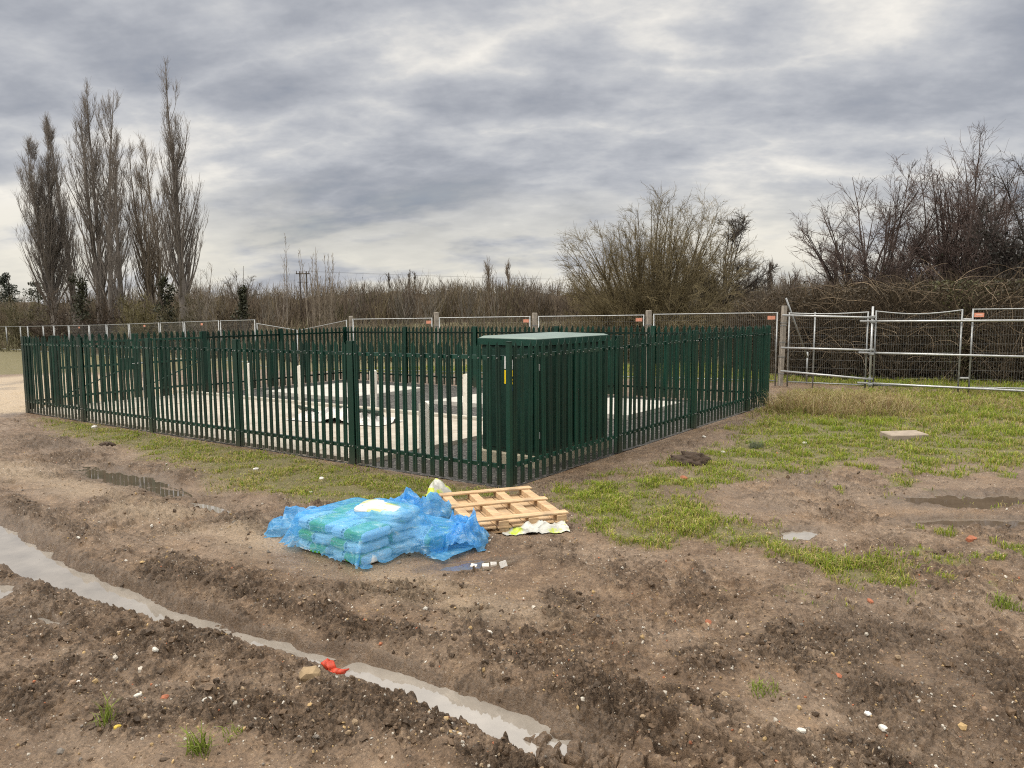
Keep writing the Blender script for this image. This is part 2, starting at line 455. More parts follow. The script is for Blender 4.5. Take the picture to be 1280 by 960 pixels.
# ------------------------------------------------------------------ world, sun, camera
def build_world():
    w = bpy.data.worlds.new('World'); SC.world = w; w.use_nodes = True
    nt = w.node_tree; nt.nodes.clear()
    N = nt.nodes.new; L = nt.links.new
    out = N('ShaderNodeOutputWorld')
    sun_el, sun_az = math.radians(38), math.radians(-112)   # azimuth clockwise from +Y
    sky = N('ShaderNodeTexSky'); sky.sky_type = 'NISHITA'; sky.sun_disc = False
    sky.sun_elevation = sun_el; sky.sun_rotation = sun_az; sky.air_density = 1.0; sky.dust_density = 1.5
    bg1 = N('ShaderNodeBackground'); bg1.inputs[1].default_value = 0.12; L(sky.outputs[0], bg1.inputs[0])
    tc = N('ShaderNodeTexCoord'); nrm = N('ShaderNodeVectorMath'); nrm.operation = 'NORMALIZE'; L(tc.outputs['Generated'], nrm.inputs[0])
    sp = N('ShaderNodeSeparateXYZ'); L(nrm.outputs[0], sp.inputs[0])
    def m(op, a, b=0.0, clamp=False):
        nd = N('ShaderNodeMath'); nd.operation = op; nd.use_clamp = clamp
        for i, v in enumerate((a, b)):
            if isinstance(v, bpy.types.NodeSocket): L(v, nd.inputs[i])
            else: nd.inputs[i].default_value = v
        return nd.outputs[0]
    def ramp(f, stops):
        nd = N('ShaderNodeValToRGB')
        while len(nd.color_ramp.elements) < len(stops): nd.color_ramp.elements.new(0.5)
        for e, (p, c) in zip(nd.color_ramp.elements, stops):
            e.position = p; e.color = (c, c, c, 1) if isinstance(c, (int, float)) else (*c, 1)
        L(f, nd.inputs[0]); return nd.outputs[0]
    def mix(f, a, b, blend='MIX'):
        nd = N('ShaderNodeMix'); nd.data_type = 'RGBA'; nd.blend_type = blend
        for s, v in ((nd.inputs[0], f), (nd.inputs[6], a), (nd.inputs[7], b)):
            if isinstance(v, bpy.types.NodeSocket): L(v, s)
            elif isinstance(v, (int, float)): s.default_value = v
            else: s.default_value = (*v, 1)
        return nd.outputs[2]
    zc = m('MAXIMUM', sp.outputs[2], 0.0)
    den = m('ADD', zc, 0.30)
    cv = N('ShaderNodeCombineXYZ'); L(m('DIVIDE', sp.outputs[0], den), cv.inputs[0]); L(m('DIVIDE', sp.outputs[1], den), cv.inputs[1])
    mp = N('ShaderNodeMapping'); mp.inputs['Location'].default_value = (3.1, 0.35, 0.0); mp.inputs['Rotation'].default_value = (0, 0, 0.10); L(cv.outputs[0], mp.inputs[0])
    def noise(scale, detail, rough, dist, sx=1.0, sy=1.0, off=0.0):
        mm = N('ShaderNodeMapping'); mm.inputs['Scale'].default_value = (sx, sy, 1); mm.inputs['Location'].default_value = (off, off * 0.7, off); L(mp.outputs[0], mm.inputs[0])
        nd = N('ShaderNodeTexNoise'); nd.inputs['Scale'].default_value = scale; nd.inputs['Detail'].default_value = detail
        nd.inputs['Roughness'].default_value = rough; nd.inputs['Distortion'].default_value = dist; L(mm.outputs[0], nd.inputs['Vector']); return nd.outputs['Fac']
    big = noise(1.3, 3, 0.45, 0.3, 0.75, 1.05)
    med = noise(2.4, 5, 0.55, 0.2, 0.75, 1.1, 5.0)
    bil = m('ABSOLUTE', m('SUBTRACT', noise(2.3, 6, 0.56, 0.0, 0.75, 1.15, 23.0), 0.5))     # rounded heads of cloud
    fine = noise(7.0, 7, 0.62, 0.2, 0.9, 1.0, 11.0)
    c = m('ADD', m('ADD', m('MULTIPLY', big, 0.46), m('MULTIPLY', med, 0.30)), m('ADD', m('MULTIPLY', fine, 0.15), m('ADD', m('MULTIPLY', bil, -0.62), 0.093)))
    cloud = ramp(c, [(0.36, (0.305, 0.322, 0.368)), (0.435, (0.400, 0.416, 0.458)), (0.485, (0.495, 0.508, 0.543)), (0.53, (0.600, 0.606, 0.622)), (0.572, (0.76, 0.745, 0.72)), (0.625, (0.95, 0.91, 0.84))])
    # warm thin cloud low down
    low = ramp(zc, [(0.0, 1.0), (0.07, 0.85), (0.17, 0.0)])
    warm = m('MULTIPLY', low, ramp(med, [(0.40, 0.0), (0.54, 1.0)]))
    cloud = mix(m('MULTIPLY', warm, 0.72), cloud, (0.82, 0.78, 0.67))
    # overcast sky is brightest overhead; boosted above the frame to light the ground
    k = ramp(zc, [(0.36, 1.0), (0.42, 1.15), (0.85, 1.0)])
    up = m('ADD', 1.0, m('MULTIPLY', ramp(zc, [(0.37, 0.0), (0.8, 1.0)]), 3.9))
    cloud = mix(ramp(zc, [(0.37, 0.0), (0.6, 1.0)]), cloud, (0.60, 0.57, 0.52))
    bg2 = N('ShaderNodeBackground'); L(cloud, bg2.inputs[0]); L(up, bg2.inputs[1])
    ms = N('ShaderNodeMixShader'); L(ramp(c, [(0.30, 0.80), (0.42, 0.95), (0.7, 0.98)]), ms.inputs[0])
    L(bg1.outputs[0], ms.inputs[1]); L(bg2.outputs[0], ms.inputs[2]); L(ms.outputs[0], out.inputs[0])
    sd = bpy.data.lights.new('sun', 'SUN'); sd.energy = 1.5; sd.angle = math.radians(14); sd.color = (1.0, 0.93, 0.82)
    so = bpy.data.objects.new('sun', sd); COL.objects.link(so)
    d = Vector((math.sin(sun_az) * math.cos(sun_el), math.cos(sun_az) * math.cos(sun_el), math.sin(sun_el)))
    so.rotation_euler = d.to_track_quat('Z', 'Y').to_euler(); so.location = (0, 0, 30)
build_world()

cam = bpy.data.cameras.new('camera'); cam.sensor_width = 36; cam.lens = 36 * FPX / 1280
cam.clip_start = 0.05; cam.clip_end = 6000
co = bpy.data.objects.new('camera', cam); COL.objects.link(co)
fw = Vector((0, math.cos(PITCH), -math.sin(PITCH))); rt = Vector((1, 0, 0)); dn = -(rt.cross(fw))
cr_, sr_ = math.cos(ROLL), math.sin(ROLL)
R2 = rt * cr_ - dn * sr_; D2 = rt * sr_ + dn * cr_
Mx = Matrix((R2, -D2, -fw)).transposed().to_4x4(); Mx.translation = (0, 0, CAMH)
co.matrix_world = Mx
SC.camera = co
SC.view_settings.view_transform = 'Standard'; SC.view_settings.look = 'None'
SC.view_settings.exposure = 0; SC.view_settings.gamma = 1
SC.render.engine = 'CYCLES'
SC.cycles.use_denoising = False
SC.cycles.pixel_filter_type = 'BLACKMAN_HARRIS'; SC.cycles.filter_width = 1.1
SC.cycles.max_bounces = 6; SC.cycles.transparent_max_bounces = 12
SC.cycles.diffuse_bounces = 3; SC.cycles.glossy_bounces = 3; SC.cycles.transmission_bounces = 4
SC.cycles.caustics_reflective = False; SC.cycles.caustics_refractive = False

# ------------------------------------------------------------------ ground
def P(*pts): return [G(*p) for p in pts]
GR_A = P((60, 524), (140, 530), (240, 545), (340, 562), (440, 583), (560, 604), (640, 612), (650, 622), (560, 632), (440, 630), (330, 613), (260, 592), (190, 572), (130, 552), (70, 540))
GR_B = P((690, 622), (780, 590), (860, 566), (940, 540), (990, 560), (920, 600), (860, 622), (930, 650), (1030, 682), (1130, 720), (1110, 740), (1010, 720), (900, 692), (800, 682), (730, 672))
GR_C = P((955, 512), (1000, 488), (1280, 490), (1500, 492), (1500, 570), (1280, 582), (1160, 578), (1090, 566), (1010, 580), (930, 600), (880, 575), (930, 545))
GR_D = [(-60, 30), (-21, 31.5), (-9.5, 30), (9, 20.5), (12, 16), (80, 16), (80, 400), (-200, 400)]
BARE = P((780, 575), (860, 548), (880, 570), (860, 600), (800, 598))
CLODZ = [(P((690, 792), (760, 786), (830, 800), (900, 832)), 0.16), (P((960, 808), (1060, 788), (1160, 800), (1250, 845)), 0.26),
         (P((560, 728), (640, 722), (720, 745)), 0.22), (P((840, 572), (862, 580)), 0.12), (P((500, 735), (640, 700)), 0.12),
         (P((0, 735), (120, 788), (300, 838), (430, 838), (540, 900), (640, 950)), 0.17), (P((560, 940), (700, 930), (760, 960)), 0.10),
         (P((40, 545), (150, 600)), 0.5), (P((300, 640), (420, 720), (560, 745)), 0.2), (P((860, 880), (960, 900), (1060, 930)), 0.14),
         (P((1100, 860), (1280, 900)), 0.2), (P((250, 860), (420, 930)), 0.2), (P((560, 760), (760, 780)), 0.16), (P((0, 870), (120, 900), (140, 960)), .2)]
PUD = [  # centre, radii along the tracks and across, depth, water material
    (G(155, 597), 0.95, 0.28, 0.05, 3), (G(205, 612), 0.42, 0.12, 0.04, 3), (G(1250, 623), 1.05, 0.34, 0.06, 2), (G(1222, 651), 0.75, 0.19, 0.05, 2),
    (G(1000, 666), 0.24, 0.13, 0.04, 1), (G(592, 704), 0.40, 0.10, 0.04, 2), (G(-12, 738), 0.26, 0.15, 0.05, 1), (G(60, 776), 0.20, 0.06, 0.04, 1),
    (G(262, 634), 0.3, 0.07, 0.03, 1)]
PUD_ANG = [0, 0, -2.5, -2.5, 1.3, 0.9, 0, 0, 0.0]

def rut_b(a): return np.interp(a, [-9, -4, -2.2, -1.1, 0, 1.6, 3, 6, 12], [-4.15, -4.0, -4.0, -4.13, -4.33, -4.40, -4.36, -4.25, -4.3])
RUT_Z = -0.012
def pud_local(i, x, y):
    (cx, cy), ra, rb, dep, wm = PUD[i]
    dx, dy = x - cx, y - cy
    ang = math.atan2(U[1], U[0]) + PUD_ANG[i]
    c, s = math.cos(ang), math.sin(ang)
    p, q = dx * c + dy * s, -dx * s + dy * c
    return np.hypot(p / ra, q / rb)

def ground_fields(x, y, full=True):
    """height and masks of the ground: z, clod, grass, sand, wet"""
    x = np.asarray(x, float); y = np.asarray(y, float)
    a, b = ab(x, y)
    r = np.hypot(x, y)
    z = base(x, y)
    near = 1 - sst(24, 34, r)
    # enclosure interior is flat, with a little margin
    din = np.minimum(np.minimum(a - 0.05, LU - 0.05 - a), np.minimum(b - 0.05, LV - 0.05 - b))
    out = 1 - sst(-0.35, 0.0, din)
    nb = fbm(x * 0.7, y * 0.7, 3, 11)
    wob = 0.07 * fbm(a * 1.6, b * 1.6, 3, 3) + 0.035 * fbm(a * 6, b * 6, 3, 4)
    t = b - rut_b(a) + wob
    # grass
    gn = fbm(x * 1.3, y * 1.3, 4, 21); gn2 = fbm(x * 5, y * 5, 3, 23)
    gA = sst(-0.32, 0.22, poly_sd(x, y, GR_A) + 0.30 * gn + 0.12 * gn2)
    gB = sst(-0.10, 0.40, poly_sd(x, y, GR_B) + 0.45 * gn + 0.35 * gn2 + 0.06)
    gC = sst(-0.45, 0.35, poly_sd(x, y, GR_C) + 0.55 * gn + 0.3 * gn2)
    gD = sst(-0.5, 0.5, poly_sd(x, y, GR_D) + 0.4 * gn)
    gS = sst(0.42, 0.62, gn + 0.55 * gn2) * sst(1.2, 2.6, x) * sst(4.6, 6.2, y) * (1 - sst(12, 14, y)) * 0.9
    bare = sst(-0.25, 0.15, poly_sd(x, y, BARE) + 0.25 * gn)
    gB = gB * (1 - 0.85 * bare)
    grass = np.clip(np.maximum.reduce([gA, gB, gC, gD, gS]), 0, 1) * out
    # sandy track through the gate
    ga, gb = a - LU, b
    road = sst(-0.6, 0.3, np.minimum(gb + 0.9 + 0.12 * ga, 4.9 + 0.15 * ga - gb) + 0.5 * gn) * sst(-0.1, 0.4, ga) * (1 - sst(14, 16, ga))
    grass = grass * (1 - road)
    sand = road.copy()
    mid_sand = np.exp(-((b + 2.95 + 0.2 * nb) / 0.35) ** 2) * sst(-3.2, -1.5, a) * 0.40 * sst(-.2, .4, gn + 0.3)
    sand = np.maximum(sand, mid_sand)
    # ruts
    inr = np.exp(-(t / 0.9) ** 2) * (1 - sst(5.5, 8.5, a)) * (a > -7)
    z = z * (1 - inr) + RUT_Z * inr
    hw = np.interp(a, [-6, -4, -3.4, -2.4, -1.8, -1.0, 0, 1.6, 2.2, 4, 8], [0.34, 0.34, 0.20, 0.155, 0.12, 0.12, 0.17, 0.23, 0.27, 0.31, 0.33])
    dp = np.interp(a, [-6, -3.9, -3.3, -3.05, -1.9, -1.7, -1.4, -1.25, -0.9, 0.5, 3, 5, 7], [0.03, 0.03, 0.045, 0.10, 0.10, 0.068, 0.068, 0.085, 0.09, 0.12, 0.12, 0.11, 0.02])
    prof = sst(0, 0.55, 1.25 - np.abs(t) / hw)
    b_hi = np.exp(-((t - hw - 0.24) / 0.15) ** 2); b_lo = np.exp(-((t + hw + 0.22) / 0.16) ** 2)
    lum = 0.65 + 0.55 * fbm(a * 3.3, b * 3.3, 3, 31)
    fade = (1 - sst(6, 9, a))
    z = z + fade * (-dp * prof + 0.115 * b_hi * np.clip(lum, 0.1, 2) + 0.070 * b_lo * np.clip(lum, 0, 2))
    t2 = b + 2.25 + wob
    z = z - 0.035 * np.exp(-(t2 / 0.34) ** 2) * fade * sst(-5, -3, a) + 0.022 * np.exp(-((np.abs(t2) - 0.55) / 0.14) ** 2) * fade * np.clip(lum, 0, 2)
    t3 = b + 6.0 + wob
    z = z - 0.05 * np.exp(-(t3 / 0.32) ** 2) * (a > -9) + 0.04 * np.exp(-((t3 - 0.55) / 0.15) ** 2) * np.clip(lum, 0, 2)
    # clods
    cl = np.zeros_like(x)
    for pl, wd in CLODZ:
        cl = np.maximum(cl, np.exp(-(line_d(x, y, pl) / wd) ** 2) * 0.95)
    cl = np.maximum(cl, 1.0 * b_hi * fade); cl = np.maximum(cl, 0.95 * b_lo * fade)
    cl = np.maximum(cl, 0.45 * np.exp(-((np.abs(t2) - 0.5) / 0.2) ** 2) * fade * sst(-4.5, -3, a))
    cn = fbm(x * 2.1, y * 2.1, 4, 41)
    cl = cl * sst(-0.55, 0.12, cn) + 0.55 * sst(0.18, 0.5, cn + 0.25 * nb) * (1 - grass)
    cl = np.clip(cl, 0, 1) * (1 - 0.85 * grass) * (1 - road) * out
    cl = cl * (1 - 0.8 * prof * fade * (np.abs(t) < hw * 1.15))
    wet = np.clip(sst(0, 0.5, 1.6 - np.abs(t) / hw) * fade * 0.9, 0, 1) * sst(-3.9, -3.4, a)
    wet = np.maximum(wet, .55 * sst(.15, .55, fbm(x * .8, y * .8, 3, 45)) * out * (1 - grass))
    # puddle basins
    cal = np.ones_like(x)
    for i in range(len(PUD)):
        (cx, cy), ra, rb, dep, wm = PUD[i]
        e = pud_local(i, x, y) + 0.40 * fbm(x * 2.6 / max(.3, ra), y * 2.6 / max(.3, ra), 3, 51 + i) + 0.22 * fbm(x * 9, y * 9, 3, 61)
        k = 1 - sst(0.75, 1.45, e)
        z = z * (1 - k) + (float(base(cx, cy)) + pz(i)) * k - dep * (1 - sst(0.55, 1.05, e))
        cal = cal * (1 - 0.9 * (1 - sst(0.7, 1.2, e)))
        wet = np.maximum(wet, 1 - sst(0.9, 1.5, e)); cl = cl * (1 - 0.9 * k); grass = grass * (1 - 0.6 * k)
    bx, by = xy(-.22, -2.45)
    fl = 1 - sst(.75, 1.15, np.hypot(x - bx, y - by)); cl = cl * (1 - fl); cal = cal * (1 - .9 * fl); z = z * (1 - fl) + float(base(bx, by)) * fl
    if full:
        calr = np.clip(1 - 0.45 * prof * fade, 0, 1)
        amp = near * out * cal
        hf1 = 1 - 2 * np.abs(fbm(x * 13, y * 13, 3, 75))
        patch = 0.35 + 0.9 * sst(-.3, .35, fbm(x * .9, y * .9, 3, 79))
        z = z + amp * (0.026 * fbm(x * 1.5, y * 1.5, 3, 71) * calr + 0.036 * fbm(x * 5, y * 5, 4, 73) * calr * (1 - .5 * grass) * patch)
        z = z + amp * calr * (1 - .7 * grass) * patch * (0.019 * hf1 + 0.009 * fbm(x * 38, y * 38, 2, 76))
        rid = 1 - np.abs(fbm(x * 9, y * 9, 3, 77)) * 2
        z = z + amp * 0.013 * rid * (0.35 + cl) * (1 - .6 * grass) * calr
        cl = np.maximum(cl, amp * (1 - grass) * calr * .62 * sst(.35, .85, hf1 + .5 * fbm(x * 3, y * 3, 3, 78)) * np.clip(patch, 0, 1))
        # lumpy broken mud
        w1 = worley(x * 11 + 0.5 * gn2, y * 11, 81); w2 = worley(x * 26, y * 26, 83)
        wx = x + .035 * gn2; wy = y + .035 * fbm(x * 5, y * 5, 2, 24)
        c0, k0 = chunks(wx * 7.5, wy * 7.5, 301); c1, k1 = chunks(wx * 17, wy * 17, 311); c2, k2 = chunks(wx * 36, wy * 36, 321)
        amp2 = amp * np.clip(cl * 1.15 + .10 * (1 - grass) * patch, 0, 1.1) * calr
        z = z + amp2 * (0.044 * c0 * sst(0, .25, k0) + 0.032 * c1 * sst(0, .3, k1) + 0.020 * c2 - .016 * (1 - sst(0, .22, k1)) + 0.012 * np.clip(0.75 - w1, 0, 1) + 0.010 * fbm(x * 30, y * 30, 3, 85))
        fur = fbm(a * .7, b * 5.5, 3, 87)
        z = z + amp * calr * (1 - grass) * sst(-.9, -1.6, b) * 0.036 * fur
        cl = np.clip(cl + .28 * amp * (1 - grass) * sst(.05, .5, fur) * sst(-.9, -1.6, b) * calr, 0, 1)
        cl = np.clip(cl * (.80 + .55 * sst(-.3, .4, c1) - .25 * sst(.2, .6, c0)), 0, 1)
        c3, k3 = chunks(a * 6.5 + .4 * gn2, b * 9.5 + .4 * gn, 331)
        # tyre lugs pressed into the mud
        tz = sst(-5.6, -5.2, a) * (1 - sst(-3.35, -2.95, a)) * (1 - sst(0.55, 0.75, np.abs(t - 0.1)))
        ph = (a + 0.35 * np.abs(t - 0.1)) / 0.16 + 0.8 * fbm(a * 2.5, b * 2.5, 3, 91)
        lug = sst(0.15, 0.35, np.abs((ph % 1) - 0.5) * 2)
        z = z + tz * near * (0.026 * (lug - 0.6) * sst(.03, .12, np.abs(t - .1 + .1 * nb)) * sst(-.45, .25, fbm(a * 3.1, b * 3.1, 2, 95)))
        z = z + tz * near * (.085 * c3 * sst(.02, .22, k3) + .028 * c1 - .03 * (1 - sst(0, .16, k3)))
        cl = np.maximum(cl, tz * (.55 * (1 - sst(.03, .2, k3)) + .35 * sst(.1, .5, -c3)))
        tz3 = (1 - sst(0.5, 0.7, np.abs(t3))) * sst(-2, -1, a)
        ph3 = (a + 0.4 * t3) / 0.15 + 0.4 * fbm(a * 4, b * 4, 2, 93)
        z = z + tz3 * near * 0.022 * (sst(0.2, 0.5, np.abs((ph3 % 1) - 0.5) * 2) - 0.5) * sst(-.3, .4, fbm(a * 2.6, b * 2.6, 2, 97))
        cl = np.maximum(cl, 0.5 * tz * (1 - lug))
    z = np.where(din > 0, base(x, y) - 0.03, z)
    return z, cl, grass, sand, wet

def pz(i):
    return -0.012
def gz(x, y):
    return float(ground_fields(np.array([x]), np.array([y]))[0][0])

def build_ground():
    half = math.radians(45)
    th = np.concatenate([np.linspace(-PI, -half, 60)[:-1], np.linspace(-half, half, 1150), np.linspace(half, PI, 60)[1:-1]])
    rr = np.concatenate([[0.02], np.linspace(0.4, 2.5, 12), np.geomspace(2.55, 8, 900)[:-1], np.geomspace(8, 30, 380), np.geomspace(30.6, 70, 60), np.geomspace(74, 4000, 40)])
    T, Rr = np.meshgrid(th, rr)
    x = (Rr * np.sin(T)).ravel(); y = (Rr * np.cos(T)).ravel()
    z = np.zeros_like(x); msk = np.zeros((len(x), 4), np.float32)
    for s in range(0, len(x), 200000):
        e = slice(s, s + 200000)
        zz, c, g, sa, w = ground_fields(x[e], y[e])
        z[e] = zz; msk[e] = np.stack([c, g, sa, w], 1)
    n, m = len(rr), len(th)
    i = np.arange(n - 1)[:, None] * m; j = np.arange(m)[None, :]; j2 = (j + 1) % m
    F = np.stack([(i + j), (i + j2), (i + m + j2), (i + m + j)], -1).reshape(-1, 4)
    # facing up
    me = np_mesh('ground', np.stack([x, y, z], 1), F[:, ::-1], M_GROUND, True)
    at = me.attributes.new('mask', 'FLOAT_COLOR', 'POINT'); at.data.foreach_set('color', msk.ravel())
    tag(link('ground', me), kind='structure')
build_ground()

# ---- water
def water_patch(name, pts, z, mat):
    v = [(p[0], p[1], z) for p in pts]
    me = bpy.data.meshes.new(name); me.from_pydata(v, [], [tuple(range(len(v)))]); me.materials.append(mat); me.update()
    return tag(link(name, me), kind='structure')
def rut_water(a0, a1, z):
    aa = np.linspace(a0, a1, 24); v = []; F = []
    for k, a in enumerate(aa):
        for s in (-1, 1):
            hwid = 0.56 if 2 < a < 6 else 0.42
            x, y = xy(a, rut_b(a) + s * hwid); v.append((x, y, z))
        if k: F.append((2 * k - 2, 2 * k - 1, 2 * k + 1, 2 * k))
    me = bpy.data.meshes.new('puddle_water'); me.from_pydata(v, [], F); me.materials.append(M_WATER); me.update()
    if me.polygons[0].normal.z < 0: me.flip_normals()
    tag(link('puddle_water', me), kind='structure')
rut_water(-1.62, 6.6, RUT_Z - 0.074)
rut_water(-3.45, -1.75, RUT_Z - 0.068)
for i, ((cx, cy), ra, rb, dep, wm) in enumerate(PUD):
    ang = math.atan2(U[1], U[0]) + PUD_ANG[i]
    pts = []
    for k in range(40):
        w = 2 * PI * k / 40; p, q = 1.35 * ra * math.cos(w), 1.35 * rb * math.sin(w)
        pts.append((cx + p * math.cos(ang) - q * math.sin(ang), cy + p * math.sin(ang) + q * math.cos(ang)))
    water_patch('puddle_water', pts, float(base(cx, cy)) + pz(i) - dep * 0.30, {1: M_WATER, 2: M_WATER2, 3: M_WATER3}[wm])

# ---- loose stones, clods, grass
def ico(sub):
    import bmesh
    bm = bmesh.new(); bmesh.ops.create_icosphere(bm, subdivisions=sub, radius=1.0)
    v = np.array([p.co[:] for p in bm.verts]); f = np.array([[q.index for q in p.verts] for p in bm.faces]); bm.free()
    return v, f
ICO1, ICO2 = ico(1), ico(2)
def rand_rot(n, rng):
    q = rng.normal(size=(n, 4)); q /= np.linalg.norm(q, axis=1)[:, None]
    w, x, y, z = q.T
    return np.stack([np.stack([1 - 2 * (y * y + z * z), 2 * (x * y - z * w), 2 * (x * z + y * w)], -1),
                     np.stack([2 * (x * y + z * w), 1 - 2 * (x * x + z * z), 2 * (y * z - x * w)], -1),
                     np.stack([2 * (x * z - y * w), 2 * (y * z + x * w), 1 - 2 * (x * x + y * y)], -1)], 1)
def lumps(pos, size, colr, geo, jag, flat, rng):
    bv, bf = geo; n = len(pos)
    sc = np.stack([size * rng.uniform(.75, 1.25, n), size * rng.uniform(.65, 1.1, n), size * rng.uniform(.5, .9, n) * flat], 1)
    rad = 1 + jag * rng.normal(size=(n, len(bv)))
    v = bv[None] * np.clip(rad, .5, 1.6)[:, :, None] * sc[:, None, :]
    Rm = rand_rot(n, rng)
    if flat < 1:
        w = rng.uniform(0, 2 * PI, n); tl = rng.normal(0, .25, n)
        c, s = np.cos(w), np.sin(w); o = np.zeros(n); l = np.ones(n)
        Rm = np.stack([np.stack([c, -s, o], -1), np.stack([s, c, o], -1), np.stack([tl * c, -tl * s, l], -1)], 1)
    v = np.einsum('nij,nkj->nki', Rm, v) + pos[:, None, :]
    f = (bf[None] + (np.arange(n) * len(bv))[:, None, None]).reshape(-1, 3)
    cc = np.repeat(colr, len(bv), 0)
    return v.reshape(-1, 3), f, cc

def wedge(n, r0, r1, rng, half=40, pw=1.0):
    th = np.radians(rng.uniform(-half, half, n)); r = r0 * (r1 / r0) ** (rng.uniform(0, 1, n) ** pw)
    return r * np.sin(th), r * np.cos(th)

def scatter():
    rng = np.random.default_rng(3)
    # clods
    x, y = wedge(90000, 2.8, 11, rng)
    z, c, g, s, w = ground_fields(x, y)
    keep = rng.uniform(0, 1, len(x)) < (0.33 * np.clip(c, 0, 1) ** 1.5 + 0.008 * (1 - g)) * (1 - w) * (s < .5)
    x, y, z, c = x[keep], y[keep], z[keep], c[keep]
    n = len(x)
    size = 0.005 + 0.020 * rng.uniform(0, 1, n) ** 4.5 + 0.016 * (rng.uniform(0, 1, n) > 0.99)
    k = rng.uniform(0.6, 1.7, (n, 1)); colr = np.array([[0.082, 0.053, 0.031]]) * k
    v, f, cc = lumps(np.stack([x, y, z - size * 0.12], 1), size, colr, ICO1, 0.26, 1.0, rng)
    o = link('mud_clods', np_mesh('mud_clods', v, f, M_CLOD, False, cc)); tag(o, 'dark crumbled clods of mud along the rut edges', 'mud clods', kind='stuff')
    # pebbles
    x, y = wedge(26000, 2.8, 16, rng)
    z, c, g, s, w = ground_fields(x, y)
    keep = (rng.uniform(0, 1, len(x)) < (0.30 + 0.35 * (c > .3) + .25 * sst(-.2, .5, fbm(x * .8, y * .8, 3, 5))) * (1 - .85 * g)) & (w < .6) & (ab(x, y)[1] < 0.1)
    keep |= (ab(x, y)[0] < -0.2) & (rng.uniform(0, 1, len(x)) < .15) & (w < .6)
    x, y, z = x[keep], y[keep], z[keep]; n = len(x)
    size = 0.0035 + 0.008 * rng.uniform(0, 1, n) ** 2.5 + 0.012 * (rng.uniform(0, 1, n) > 0.975)
    pal = np.array([[0.48, 0.45, 0.40], [0.44, 0.40, 0.34], [0.30, 0.22, 0.14], [0.36, 0.25, 0.12], [0.16, 0.14, 0.12], [0.22, 0.15, 0.10], [0.32, 0.12, 0.06]])
    colr = pal[rng.choice(7, n, p=[.07, .13, .25, .18, .14, .20, .03])] * rng.uniform(.75, 1.2, (n, 1))
    v, f, cc = lumps(np.stack([x, y, z + size * 0.2], 1), size, colr, ICO1, 0.16, 1.0, rng)
    o = link('loose_stones', np_mesh('loose_stones', v, f, M_STONE, False, cc)); tag(o, 'small pale and brown stones scattered over the mud', 'stones', kind='stuff')
scatter()

def blades(x, y, z, h, wid, lean, col_root, col_tip, rng):
    n = len(x); az = rng.uniform(0, 2 * PI, n); la = rng.uniform(0, 2 * PI, n)
    sx, sy = np.cos(az) * wid / 2, np.sin(az) * wid / 2
    lx, ly = np.cos(la) * lean * h, np.sin(la) * lean * h
    v = np.zeros((n, 5, 3)); zz = z - 0.01
    v[:, 0] = np.stack([x - sx, y - sy, zz], 1); v[:, 1] = np.stack([x + sx, y + sy, zz], 1)
    v[:, 2] = np.stack([x - sx * .8 + lx * .35, y - sy * .8 + ly * .35, zz + h * .6], 1); v[:, 3] = np.stack([x + sx * .8 + lx * .35, y + sy * .8 + ly * .35, zz + h * .6], 1)
    v[:, 4] = np.stack([x + lx, y + ly, zz + h * (1 - .35 * np.clip(lean, 0, 1.4))], 1)
    b = np.arange(n)[:, None] * 5
    q = b + np.array([[0, 1, 3, 2]]); t = b + np.array([[2, 3, 4]])
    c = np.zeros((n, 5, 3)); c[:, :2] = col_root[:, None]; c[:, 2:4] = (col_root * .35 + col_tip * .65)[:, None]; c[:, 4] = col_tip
    return v.reshape(-1, 3), [q, t], c.reshape(-1, 3)

